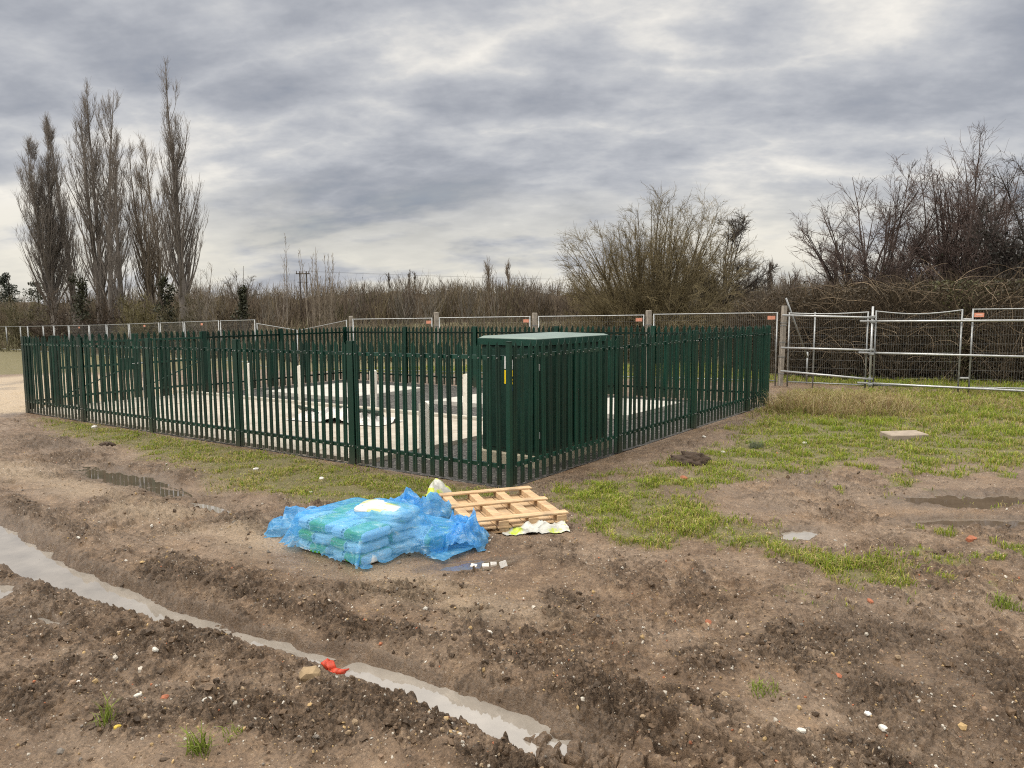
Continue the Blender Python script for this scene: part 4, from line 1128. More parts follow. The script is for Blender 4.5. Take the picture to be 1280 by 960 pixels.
rail_line(RB - (RB - RA) * .12, RD, [ZPX(401.5, 18.8, 1076), ZPX(440.5, 18.8, 1076), ZPX(478, 18.8, 1076)], [ZPX(400, 16.9, 1370), ZPX(448, 16.9, 1370), ZPX(493, 16.9, 1370)],
          ['upper long scaffold rail at the right edge', 'middle long scaffold rail at the right edge', 'lower long scaffold rail at the right edge'], -.13)
def scaffold_post():
    x, y = RB; z = float(base(x, y)); t = thing('scaffold_post', (x, y, z), 'upright scaffold post clamped to the rails near the right mesh panels', 'scaffold post')
    h = ZPX(383, y, 1087) - z
    mb = MB(); mb.tube((0, -.10, -.05), (0, -.10, h), .027, 10); link('tube', mb.mesh('tube', M_GALV2, True), t, (0, 0, 0))
    for py in (396, 402, 437, 442, 473, 480):
        mb = MB(); mb.box((0, -.12, ZPX(py, y, 1087) - z), (.09, .10, .06), None, 0, .012); link('clamp', mb.mesh('clamp', M_GALV), t, (0, 0, 0))
    x, y = RC_; z = float(base(x, y)); 
    for zz, nm in ((1.78, 'upper'), (.38, 'lower')):
        mb = MB(); mb.box((x, y - .03, z + zz), (.20, .06, .05), None, 0, .01); mb.tube((x, y - .08, z + zz), (x, y + .02, z + zz), .012, 6)
        tag(mb.build('panel_coupler', M_GALV2), '%s coupler clip joining the paired uprights' % nm, 'coupler', 'coupler clips')
    x0, y0 = AT(981, 20.3); x1, y1 = AT(1010, 20.9)
    mb = MB(); mb.tube((x0, y0, ZPX(373, y0, 981)), (x1, y1, ZPX(447, y1, 1010)), .024, 8)
    mb.tube((x1, y1, ZPX(440, y1, 1010)), (x1, y1, float(base(x1, y1))), .024, 8)
    tag(mb.build('brace_tube', M_GALV, None, True), 'slanting steel brace behind the strapped timber post', 'brace')
scaffold_post()

# ------------------------------------------------------------------ pallet, bags, rubbish
def pallet():
    h = .14
    bl = np.array(G(541, 618, h)); br = np.array(G(648, 616, h)); fr = np.array(G(718, 643, h)); fl = np.array(G(603, 645, h))
    c = (bl + br + fr + fl) / 4
    ex = ((br - bl) + (fr - fl)) / 2; ey = ((bl - fl) + (br - fr)) / 2
    ang = math.atan2(ex[1], ex[0]); lx = .98; ly = 1.18
    z = gz(c[0], c[1]) + .012
    t = thing('pallet', (c[0], c[1], z), 'bare softwood pallet lying upside down by the near fence corner', 'pallet', None, ang + .0)
    sh = np.dot(ey, [-math.sin(ang), math.cos(ang)]); shear = np.dot(ey, ex / np.hypot(*ex)) / max(.3, sh)
    rot = math.atan(shear) * .55
    t.rotation_euler = (.0, .0, ang - rot)
    def board(name, p, s, r=0, j=.004):
        mb = MB(); mb.box((0, 0, 0), s, None, 0, .003)
        # slightly warped, end-grain edges
        o = link(name, mb.mesh(name, M_PALLET), t, (p[0], p[1], p[2])); o.rotation_euler = (random.uniform(-j, j) * 3, random.uniform(-j, j), r + random.uniform(-.008, .008)); return o
    for k, x in enumerate((-.445, -.297, -.148, 0, .148, .297, .445)):     # deck boards between the bearers
        board('deck_board', (x, 0, .052), (.136, ly - .004, .018))
    for y in (-.53, 0.0, .53): board('lead_board', (0, y, .009), (lx + .02, .10, .017))
    for x in (-.445, -.15, .15, .445): board('bearer', (x, 0, .0905), (.095, ly - .01, .057), 0, .002); board('block', (x, -.53, .030), (.093, .10, .024)); board('block', (x, .53, .030), (.093, .10, .024))
    for y in (-.52, 0.04, .54): board('skid_board', (.0, y, .1290), (lx + .06, .10, .019))
pallet()

BAGC = (-.22, -2.50)            # centre of the bag stack in enclosure coordinates
def bag_world(X, Y): return xy(BAGC[0] - X, BAGC[1] + Y)
BAG_RZ = math.atan2(-U[1], -U[0])
def bag_mesh(l, w, h, seed):
    import bmesh
    n = 14; vs = []; F = []
    def grid(fn):
        b = len(vs)
        for i in range(n + 1):
            for j in range(n + 1):
                vs.append(fn(-1 + 2 * i / n, -1 + 2 * j / n))
        for i in range(n):
            for j in range(n):
                q = b + i * (n + 1) + j; F.append((q, q + 1, q + n + 2, q + n + 1))
    for s in (1, -1):
        grid(lambda u, v, s=s: (u, s * v, s)); 
        grid(lambda u, v, s=s: (s * u, s, -v) if True else None)
        grid(lambda u, v, s=s: (s, u * s, v))
    p = np.array(vs, float); e = 5.0
    p /= (np.abs(p) ** e).sum(1)[:, None] ** (1 / e)
    # thinner at the ends like a filled sack
    th = (1 - .30 * np.abs(p[:, 0]) ** 4) * (1 - .12 * np.abs(p[:, 1]) ** 3)
    q = np.stack([p[:, 0] * l / 2, p[:, 1] * w / 2, p[:, 2] * h / 2 * th], 1)
    nz = .10 * fbm(p[:, 0] * 2 + seed, p[:, 1] * 2 + p[:, 2], 3, seed)
    q[:, 2] += h * nz * .5; q[:, 1] += .01 * fbm(p[:, 0] * 3, p[:, 2] * 3 + seed, 2, seed + 1)
    me = np_mesh('bag', q, np.array(F), M_BAG, True)
    bm = bmesh.new(); bm.from_mesh(me); bmesh.ops.remove_doubles(bm, verts=bm.verts, dist=.0004); bmesh.ops.recalc_face_normals(bm, faces=bm.faces); bm.to_mesh(me); bm.free()
    me.polygons.foreach_set('use_smooth', np.full(len(me.polygons), True, bool))
    return me
BZ = gz(*bag_world(0, 0)) - .01
def bags():
    lay = ['bottom', 'middle', 'top']
    ends = {(-1, -1): 'front left', (1, -1): 'near corner', (-1, 1): 'rear left', (1, 1): 'rear right'}
    for L in range(3):
        for (sx, sy), nm in ends.items():
            X, Y = sx * .225, (-.21 if sy < 0 else .165)
            w, ln = (.37, .445)
            x, y = bag_world(X + random.uniform(-.012, .012), Y + random.uniform(-.01, .01))
            me = bag_mesh(ln, w, .108, L * 7 + sx + 2 * sy + 11)
            o = link('bag', me, None, (x, y, BZ + .055 + L * .098)); o.rotation_euler = (0, 0, BAG_RZ + random.uniform(-.03, .03) + (PI if (L + (sy > 0)) % 2 else 0))
            tag(o, 'green and white printed sack in the blue wrapped stack, %s layer at the %s' % (lay[L], nm), 'bag', 'printed sacks under the blue plastic')
    x, y = bag_world(.42, .47); o = link('bag', bag_mesh(.50, .40, .12, 77), None, (x, y, BZ + .06)); o.rotation_euler = (0, 0, BAG_RZ + .5)
    tag(o, 'printed sack slumped on the ground at the right end under the loose blue plastic', 'bag', 'printed sacks under the blue plastic')
    x, y = bag_world(.20, .13); o = link('bag', bag_mesh(.56, .34, .09, 79), None, (x, y, BZ + .345)); o.rotation_euler = (.05, .08, BAG_RZ + .35)
    o.data = o.data.copy(); o.data.materials.clear(); o.data.materials.append(M_WBAG)
    tag(o, 'torn white sack showing bare through the split in the blue plastic', 'bag')
M_WBAG = trash_mat('white_lime_sack', (0.60, 0.60, 0.57), (0.45, 0.50, 0.20))
bags()

def film():
    rng = np.random.default_rng(12)
    sp = .0215
    nx, ny = 104, 86
    X = (np.arange(nx) - nx / 2) * sp; Y = (np.arange(ny) - ny / 2) * sp
    gx, gy = np.meshgrid(X, Y, indexing='ij')
    # start: spread over the stack, squeezed up towards the right end so that it bunches
    px = gx.copy() + .05; py = gy.copy() + .12
    px = np.where(px > .22, .22 + (px - .22) * .62, px)
    py = np.where(py > .30, .30 + (py - .30) * .72, py)
    px = np.where(px < -.42, -.42 + (px + .42) * .86, px)
    p = np.stack([px, py, .46 + .05 * fbm(gx * 4, gy * 4, 3, 401) + .08 * (px > .25) * fbm(gx * 9, gy * 9, 2, 403)], -1)
    p += rng.normal(0, .002, p.shape)
    pr = p.copy()
    boxes = [((-.455, .455), (-.405, .355), .33), ((.12, .70), (.10, .70), .17), ((-.08, .48), (-.02, .30), .39)]
    def collide(p, pr):
        g = p[..., 2] < .012
        p[..., 2] = np.where(g, .012, p[..., 2])
        for k in (0, 1): pr[..., k] = np.where(g, p[..., k] - (p[..., k] - pr[..., k]) * .25, pr[..., k])
        m = .008
        for (x0, x1), (y0, y1), zt in boxes:
            d = np.stack([p[..., 0] - (x0 - m), (x1 + m) - p[..., 0], p[..., 1] - (y0 - m), (y1 + m) - p[..., 1], (zt + m) - p[..., 2]], -1)
            ins = (d > 0).all(-1); w = d.argmin(-1)
            p[..., 0] = np.where(ins & (w == 0), x0 - m, p[..., 0]); p[..., 0] = np.where(ins & (w == 1), x1 + m, p[..., 0])
            p[..., 1] = np.where(ins & (w == 2), y0 - m, p[..., 1]); p[..., 1] = np.where(ins & (w == 3), y1 + m, p[..., 1])
            p[..., 2] = np.where(ins & (w == 4), zt + m, p[..., 2])
            for k in range(3): pr[..., k] = np.where(ins, p[..., k] - (p[..., k] - pr[..., k]) * .35, pr[..., k])
    def con(p, A, B, rest, stiff=1.0, comp=True):
        d = p[B] - p[A]; l = np.sqrt((d * d).sum(-1)) + 1e-9
        e = (l - rest) / l * .5 * stiff
        c = d * e[..., None]; p[A] += c; p[B] -= c
    S = slice
    cons = []
    for s in (0, 1):
        na = (nx - 1 - s + 1) // 2; cons.append(((S(s, s + 2 * na - 1 + 0, 2), S(None)), (S(s + 1, s + 2 * na, 2), S(None)), sp, 1.0))
        nb_ = (ny - 1 - s + 1) // 2; cons.append(((S(None), S(s, s + 2 * nb_ - 1, 2)), (S(None), S(s + 1, s + 2 * nb_, 2)), sp, 1.0))
    dg = sp * math.sqrt(2)
    for s in (0, 1):
        na = (nx - 1 - s + 1) // 2
        cons.append(((S(s, s + 2 * na - 1, 2), S(0, ny - 1)), (S(s + 1, s + 2 * na, 2), S(1, ny)), dg, .5))
        cons.append(((S(s, s + 2 * na - 1, 2), S(1, ny)), (S(s + 1, s + 2 * na, 2), S(0, ny - 1)), dg, .5))
    bend = [((S(0, nx - 3), S(None)), (S(3, nx), S(None)), 3 * sp), ((S(None), S(0, ny - 3)), (S(None), S(3, ny)), 3 * sp)]
    for it in range(230):
        vel = (p - pr) * .965; pr = p.copy(); p = p + vel; p[..., 2] -= .0011
        for q in range(7):
            for A, B, rest, st in cons: con(p, A, B, rest, st)
            if q == 3:
                for A, B, rest in bend:
                    d = p[B] - p[A]; l = np.sqrt((d * d).sum(-1)) + 1e-9
                    c = d * ((l - rest) / l * .04)[..., None]; p[A] += c; p[B] -= c
            if q in (2, 6): collide(p, pr)
    # stand a few ragged peaks up at the left tail
    idx = np.arange(nx * ny).reshape(nx, ny)
    F = np.stack([idx[:-1, :-1], idx[1:, :-1], idx[1:, 1:], idx[:-1, 1:]], -1)
    keep = np.ones(F.shape[:2], bool)
    cxm = (gx[:-1, :-1] + .05); cym = gy[:-1, :-1] + .12
    hole = ((cxm - .20) / .25) ** 2 + ((cym - .08) / .13) ** 2 + .35 * fbm(cxm * 9, cym * 9, 2, 409)
    keep &= hole > .85
    hole2 = ((cxm - .74) / .09) ** 2 + ((cym + .34) / .05) ** 2
    keep &= hole2 > 1
    pc = p[:-1, :-1]; jag = .05 * fbm(cxm * 7, cym * 7, 3, 411)
    keep &= ~((pc[..., 2] < .06) & ((pc[..., 1] < -.445 + jag) | ((pc[..., 0] > .53 + jag) & (pc[..., 1] < .08)) | (pc[..., 0] < -.56 + jag)))
    F = F[keep]
    co = p.reshape(-1, 3)
    used = np.unique(F); remap = -np.ones(len(co), int); remap[used] = np.arange(len(used)); co = co[used]; F = remap[F]
    wx, wy = bag_world(co[:, 0], co[:, 1]); ox, oy = bag_world(0, 0)
    z = co[:, 2] + BZ + .02 * (co[:, 2] < .03)
    me = np_mesh('plastic_cover', np.stack([wx - ox, wy - oy, z], 1), F, M_FILM, True)
    o = link('plastic_cover', me, None, (ox, oy, 0)); md = o.modifiers.new('smooth', 'SUBSURF'); md.levels = 1; md.render_levels = 1
    zf = lambda X, Y: ground_fields(X, Y, False)[0]
    for nm, pp, lx, ly, an, hh, sd in (('loose_fold', (575, 678), .62, .58, .3, .38, 601), ('loose_fold', (372, 664), .62, .40, .25, .27, 611), ('loose_fold', (515, 652), 1.0, .40, -.02, .36, 621)):
        x, y = G(*pp); fn = pile_fn(x, y, lx, ly, an, hh, sd, zf)
        link(nm, crumple(nm, fn, 90, 70, M_FILM), o)
    tag(o, 'torn translucent blue plastic sheet crumpled over a stack of sacks on the mud', 'plastic sheet')
film()

def rubbish():
    zf = lambda X, Y: ground_fields(X, Y)[0]
    x, y = G(668, 664); o = link('plastic_wrapper', crumple('plastic_wrapper', pile_fn(x, y, .66, .26, .18, .12, 501, zf), 60, 30, M_TRASH)); tag(o, 'lime and white crumpled plastic wrapper caught under the front edge of the pallet', 'wrapper')
    x, y = G(548, 622); o = link('plastic_wrapper', crumple('plastic_wrapper', pile_fn(x, y, .30, .22, .3, .22, 511, zf), 40, 30, M_TRASH)); tag(o, 'pale green crumpled plastic wrapper behind the back left corner of the pallet', 'wrapper')
    # red rubber glove-like rag
    x, y = G(417, 829); z = gz(x, y)
    mb = MB()
    pts = [(-.085, .0, .045), (-.045, .01, .055), (0, -.005, .03), (.045, -.012, .022), (.085, .0, .03)]; rad = [.030, .042, .024, .026, .014]
    for i in range(4): mb.tube(pts[i], pts[i + 1], rad[i], 9, rad[i + 1])
    mb.tube((-.02, -.01, .04), (.03, -.05, .012), .018, 7, .008); mb.tube((.06, -.006, .026), (.10, .03, .04), .014, 7, .006)
    me = mb.mesh('rubber_rag', M_RED, True); n = np.array([v.co[:] for v in me.vertices]); n += .008 * np.stack([vn(n[:, 0] * 60, n[:, 1] * 60, 1), vn(n[:, 1] * 60, n[:, 2] * 60, 2), vn(n[:, 0] * 60, n[:, 2] * 60, 3)], 1)
    me.vertices.foreach_set('co', n.astype(np.float32).ravel())
    o = link('rubber_rag', me, None, (x, y, z + .018)); o.scale = (.9, .9, .9); o.rotation_euler = (0, 0, -.35); tag(o, 'twisted bright red rubber rag lying on the clods beside the rut', 'rag')
    def rock(name, pp, s, mat, label, cat, flat=.7, seed=0, lift=.2):
        x, y = G(*pp); rng = np.random.default_rng(seed); bv, bf = ICO2
        nn = bv / np.max(np.abs(bv), 1)[:, None] * .22 + bv * .78
        v = nn * np.array([s[0], s[1], s[2]]) * (1 + .13 * np.stack([vn(bv[:, 0] * 2.2 + seed, bv[:, 1] * 2.2 + bv[:, 2], 7)] * 3, 1) + .07 * rng.normal(size=(len(bv), 1)))
        me = np_mesh(name, v, bf, mat, False)
        o = link(name, me, None, (x, y, gz(x, y) + s[2] * lift)); o.rotation_euler = (rng.normal(0, .12), rng.normal(0, .12), rng.uniform(0, 6.3)); tag(o, label, cat)
    ts = simple('tan_stone', (0.30, 0.22, 0.13), .9, .3, 20, .5, 90, .004); ws = simple('white_stone', (0.52, 0.50, 0.45), .8, .15, 30, .4, 90, .003); ys = simple('yellow_stone', (0.50, 0.36, 0.06), .8, .2, 30, .3, 90, .003)
    rock('stone', (388, 848), (.062, .05, .055), ts, 'rough tan stone half buried below the red rag', 'stone', seed=1)
    rock('stone', (147, 915), (.02, .015, .014), ys, 'small yellow stone beside the thin grass tuft', 'stone', seed=2)
    rock('brick_piece', (206, 871), (.028, .022, .016), M_BRICK, 'orange brick fragment in the left foreground mud', 'brick', seed=3)
    rock('brick_piece', (886, 767), (.035, .025, .018), M_BRICK, 'red brick fragment in the mud right of the picture centre', 'brick', seed=4)
    rock('brick_piece', (855, 598), (.06, .04, .03), M_BRICK, 'orange brick fragment on the bare ground near the right fence', 'brick', seed=5)
    rock('brick_piece', (1214, 678), (.05, .04, .035), M_BRICK, 'orange brown brick lump near the right puddle', 'brick', seed=6)
    rock('brick_piece', (1088, 751), (.035, .02, .015), M_BRICK, 'flat red brick sliver in the thin grass on the right', 'brick', seed=7)
    rock('brick_piece', (1046, 852), (.03, .02, .012), M_BRICK, 'small red brick chip among dark clods at lower right', 'brick', seed=8)
    W = [((195, 823), .032, 'white stone chip left of the tufts below the long puddle'), ((172, 868), .030, 'flat white stone beside the orange brick fragment'), ((98, 853), .026, 'pointed white stone on the left foreground mud'),
         ((260, 882), .034, 'broken white shell like stone above the green tuft'), ((1105, 914), .045, 'large white flint at the lower right of the mud'), ((1002, 916), .034, 'white flint below the sprawling tuft'),
         ((1085, 894), .03, 'white flint standing on edge at lower right'), ((540, 872), .024, 'white chip on the clods below the lower puddle'), ((1058, 802), .03, 'white stone at the top of the dark clod bank'),
         ((99, 680), .03, 'white stone on the berm above the long puddle'), ((402, 600), .06, 'pale flat stone in the grass strip by the front fence'), ((388, 616), .045, 'small pale stone at the edge of the grass strip'),
         ((612, 797), .035, 'pale stone on the mud right of the rut'), ((765, 884), .03, 'white stone in the tyre lug marks'), ((320, 588), .06, 'buff flat stone on the grass strip left of centre'),
         ((1006, 556), .07, 'pale stone in the grass left of the flat slab'), ((904, 566), .06, 'pale stone beside the dark mound by the right fence'), ((880, 548), .05, 'white stone at the foot of the right fence'), ((118, 534), .09, 'pale flat stone at the left end of the grass strip')]
    for i, (pp, s, lab) in enumerate(W): rock('stone', pp, (s * .72, s * .5, s * .36), ws if i % 4 != 2 else M_TILE, lab, 'stone', seed=20 + i)
    for i, (pp, s, lab) in enumerate([((592, 704), .035, 'square pale tile shard in the small puddle by the blue plastic'), ((607, 704), .04, 'greyish tile shard second from the left in the small puddle'), ((617, 702), .036, 'slanting tile shard third from the left in the small puddle'), ((629, 706), .045, 'pale tile shard at the right end of the small puddle')]):
        x, y = G(*pp); mb = MB(); mb.box((0, 0, 0), (s * 1.5, s * 1.2, .012), None, 0, .002)
        o = mb.build('tile_shard', M_TILE, None, loc=(x, y, gz(x, y) + .028)); o.rotation_euler = (.55 + .2 * i, .1 * (-1) ** i, .3 * i - .3); tag(o, lab, 'tile shard', 'tile shards in the puddle')
    x, y = G(1130, 547); mb = MB(); mb.box((0, 0, .03), (.60, .36, .12), None, 0, .012)
    o = mb.build('paving_slab', simple('buff_slab', (0.29, 0.24, 0.19), .85, .2, 8, .4, 70, .004), None, loc=(x, y, gz(x, y))); o.rotation_euler = (.03, -.02, .05); tag(o, 'flat buff concrete slab lying in the grass on the right', 'slab')
    # mound of dug earth near the right fence
    x, y = G(862, 578); rng = np.random.default_rng(9)
    bv, bf = ico(4)
    def lumpy(sc, sd):
        q = bv * np.array(sc); h1, _ = chunks(bv[:, 0] * 3.2 + bv[:, 2], bv[:, 1] * 3.2 + sd, sd); h2, _ = chunks(bv[:, 0] * 8 + bv[:, 2] * 3, bv[:, 1] * 8 + sd, sd + 3)
        return q * (1 + .34 * h1 + .18 * h2)[:, None]
    for k, (dx, dy, sc) in enumerate([(0, 0, (.27, .2, .13))]):
        o = link('earth_mound', np_mesh('earth_mound', lumpy(sc, 7), bf, M_EARTH, True), None, (x, y, gz(x, y) + .01)); tag(o, 'small dark mound of dug earth near the right fence', 'earth mound')
    x, y = G(496, 726)
    x, y = G(135, 559); v = lumpy((.12, .08, .05), 21)
    o = link('earth_clod', np_mesh('earth_clod', v, bf, M_EARTH, True), None, (x, y, gz(x, y) + .01)); tag(o, 'single dark clod of earth on the mud below the left end of the front fence', 'earth clod')
M_EARTH = simple('dark_earth', (0.058, 0.038, 0.025), .8, .35, 14, .8, 50, .02)
rubbish()

# ------------------------------------------------------------------ bare trees
def unit(v): return v / (np.linalg.norm(v, axis=-1, keepdims=True) + 1e-9)
def grow(S, D, Ln, K, up, wob, rng, target=None):
    n = len(S); Pp = np.zeros((n, K, 3)); Pp[:, 0] = S; D = unit(D)
    T = np.array([0, 0, 1.0]) if target is None else target
    for k in range(1, K):
        D = unit(D + up[:, None] * T / (K - 1) + wob * rng.normal(size=(n, 3)))
        Pp[:, k] = Pp[:, k - 1] + D * (Ln / (K - 1))[:, None]
    return Pp
def kids(Pp, R, n, t0, t1, ang, angj, rng, low=0.0):
    N, K, _ = Pp.shape; idx = np.repeat(np.arange(N), n)
    u = rng.uniform(0, 1, len(idx)); u = u * (1 - low) + (1 - np.sqrt(1 - u)) * low; t = (t0 + (t1 - t0) * u) * (K - 1); i = np.clip(t.astype(int), 0, K - 2); f = t - i
    a = Pp[idx, i]; b = Pp[idx, i + 1]
    S = a + (b - a) * f[:, None]; T = unit(b - a)
    rnd = rng.normal(size=S.shape); perp = unit(np.cross(T, rnd))
    an = np.radians(np.clip(rng.normal(ang, angj, len(idx)), 4, 130))
    D = T * np.cos(an)[:, None] + perp * np.sin(an)[:, None]
    rr = R[idx, i] * (1 - f) + R[idx, i + 1] * f
    return S, D, t / (K - 1), rr, idx
def taper(r0, r1, K): return r0[:, None] + (r1 - r0)[:, None] * np.linspace(0, 1, K)[None] ** .8
def tubes(Pp, R, sides):
    N, K, _ = Pp.shape
    T = np.gradient(Pp, axis=1); T = unit(T)
    m = unit(Pp[:, -1] - Pp[:, 0]); ref = np.where(np.abs(m[:, 2:3]) > .8, np.array([[1., 0, 0]]), np.array([[0, 0, 1.]]))
    n1 = unit(np.cross(T, ref[:, None, :])); n2 = np.cross(T, n1)
    w = 2 * PI * np.arange(sides) / sides
    v = Pp[:, :, None] + R[:, :, None, None] * (n1[:, :, None] * np.cos(w)[None, None, :, None] + n2[:, :, None] * np.sin(w)[None, None, :, None])
    b = (np.arange(N) * K * sides)[:, None, None]; k = (np.arange(K - 1) * sides)[None, :, None]; j = np.arange(sides)[None, None]; j2 = (j + 1) % sides
    F = np.stack([b + k + j, b + k + j2, b + k + sides + j2, b + k + sides + j], -1).reshape(-1, 4)
    return v.reshape(-1, 3), F
class TB:
    def __init__(self): self.v = []; self.f = []; self.c = []; self.n = 0
    def add(self, Pp, R, sides, col, rng, j=.25):
        if len(Pp) == 0: return
        v, f = tubes(Pp, R, sides); c = np.array(col)[None] * rng.uniform(1 - j, 1 + j, (len(Pp), 1)); c = np.repeat(c, Pp.shape[1] * sides, 0)
        self.v.append(v); self.f.append(f + self.n); self.c.append(c); self.n += len(v)
    def leaves(self, pos, size, col, rng, j=.4):
        n = len(pos); Rm = rand_rot(n, rng); q = np.array([[-1, -.6, 0], [1, -.6, 0], [1, .6, 0], [-1, .6, 0]]) * .5
        v = np.einsum('nij,kj->nki', Rm, q) * (size * rng.uniform(.6, 1.4, n))[:, None, None] + pos[:, None]
        f = np.arange(n * 4).reshape(-1, 4); c = np.repeat(np.array(col)[None] * rng.uniform(1 - j, 1 + j, (n, 1)), 4, 0)
        self.v.append(v.reshape(-1, 3)); self.f.append(f + self.n); self.c.append(c); self.n += n * 4
    def build(self, name, parent=None, mat=None):
        me = np_mesh(name, np.concatenate(self.v), np.concatenate(self.f), mat or M_TWIG, False, np.concatenate(self.c))
        return link(name, me, parent)
def blob_pts(n, c, r, rng, shell=.3):
    d = unit(rng.normal(size=(n, 3))); k = rng.uniform(0, 1, n) ** shell
    return np.array(c) + d * k[:, None] * np.array(r)

def poplar(px, dist, top_py, wpx, label, seed, stems=1, lean=0.0, dens=1.0, colr=(.168, .150, .136), fan=0.0, low=.12):
    rng = np.random.default_rng(seed); x, y = AT(px, dist); z0 = float(base(x, y)); H = ZPX(top_py, dist, px) - z0
    hw = 1.22 * wpx / FPX * dist / 2
    t = thing('poplar_tree', (x, y, z0), label, 'tree', 'tall bare poplars on the left')
    tr = TB(); cr = TB()
    S = np.array([[x, y, z0]] * stems) + rng.normal(0, .25, (stems, 3)) * (stems > 1); S[:, 2] = z0 - .1
    D = np.stack([np.full(stems, lean) + rng.normal(0, .04, stems) + np.linspace(-fan, fan, stems) * (stems > 1), rng.normal(0, .04, stems), np.ones(stems)], 1)
    Ln = H * np.where(np.arange(stems) == stems // 2, 1.0, rng.uniform(.75, .95, stems))
    P0 = grow(S, D, Ln, 16, np.full(stems, .35), .018, rng); r0 = .020 * H / stems ** .4
    R0 = taper(np.full(stems, r0), np.full(stems, .012), 16); tr.add(P0, R0, 8, colr, rng, .1)
    n1 = int(74 * dens / stems ** .6)
    S1, D1, t1, rr, _ = kids(P0, R0, n1, low, .985, 27, 8, rng, .32)
    L1 = np.clip(hw * 2.5 * (1.16 - t1) * rng.uniform(.55, 1.15, len(t1)), 1.0, None) + H * .10 * (1 - t1)
    P1 = grow(S1, D1, L1, 9, np.full(len(S1), 1.35), .05, rng); R1 = taper(np.minimum(rr * .5, .012 * L1 + .012), np.full(len(S1), .008), 9); cr.add(P1, R1, 5, colr, rng)
    S2, D2, t2, rr, i2 = kids(P1, R1, int(13 * dens), .10, .98, 30, 9, rng)
    L2 = (.26 * L1[i2] + .40) * rng.uniform(.5, 1.2, len(t2)) * (1.15 - .6 * t2)
    P2 = grow(S2, D2, L2, 6, np.full(len(S2), 1.3), .06, rng); R2 = taper(np.minimum(rr * .6, .018), np.full(len(S2), .006), 6); cr.add(P2, R2, 3, [c * 1.0 for c in colr], rng)
    S3, D3, t3, rr, i3 = kids(P2, R2, max(4, int(5.5 * dens)), .12, 1, 32, 10, rng)
    L3 = rng.uniform(.25, .75, len(t3)); P3 = grow(S3, D3, L3, 4, np.full(len(S3), .8), .08, rng)
    cr.add(P3, taper(np.full(len(S3), .0085), np.full(len(S3), .004), 4), 3, [c * 1.15 for c in colr], rng)
    tr.build('trunk', t); cr.build('crown', t)
    return t
poplar(72, 63, 156, 52, 'bare poplar at the far left of the row, narrow and densely twigged', 1, 2, -.03, 1.25)
poplar(100, 66, 147, 34, 'thin bare poplar second from the left of the row', 2, 1, -.01, .8)
poplar(135, 62, 93, 60, 'tall bare poplar, highest of the left hand clump', 3, 3, 0, 1.0, fan=.045)
poplar(155, 60, 182, 30, 'short thin bare poplar at the right of the left hand clump', 4, 1, .0, .7)
poplar(203, 64, 168, 62, 'feathery pale bare poplar leaning left against the tallest one', 5, 3, -.06, .9, (.20, .17, .14), .05)
poplar(228, 60, 80, 62, 'tallest bare poplar at the right end of the row', 6, 3, .01, .85, fan=.05)

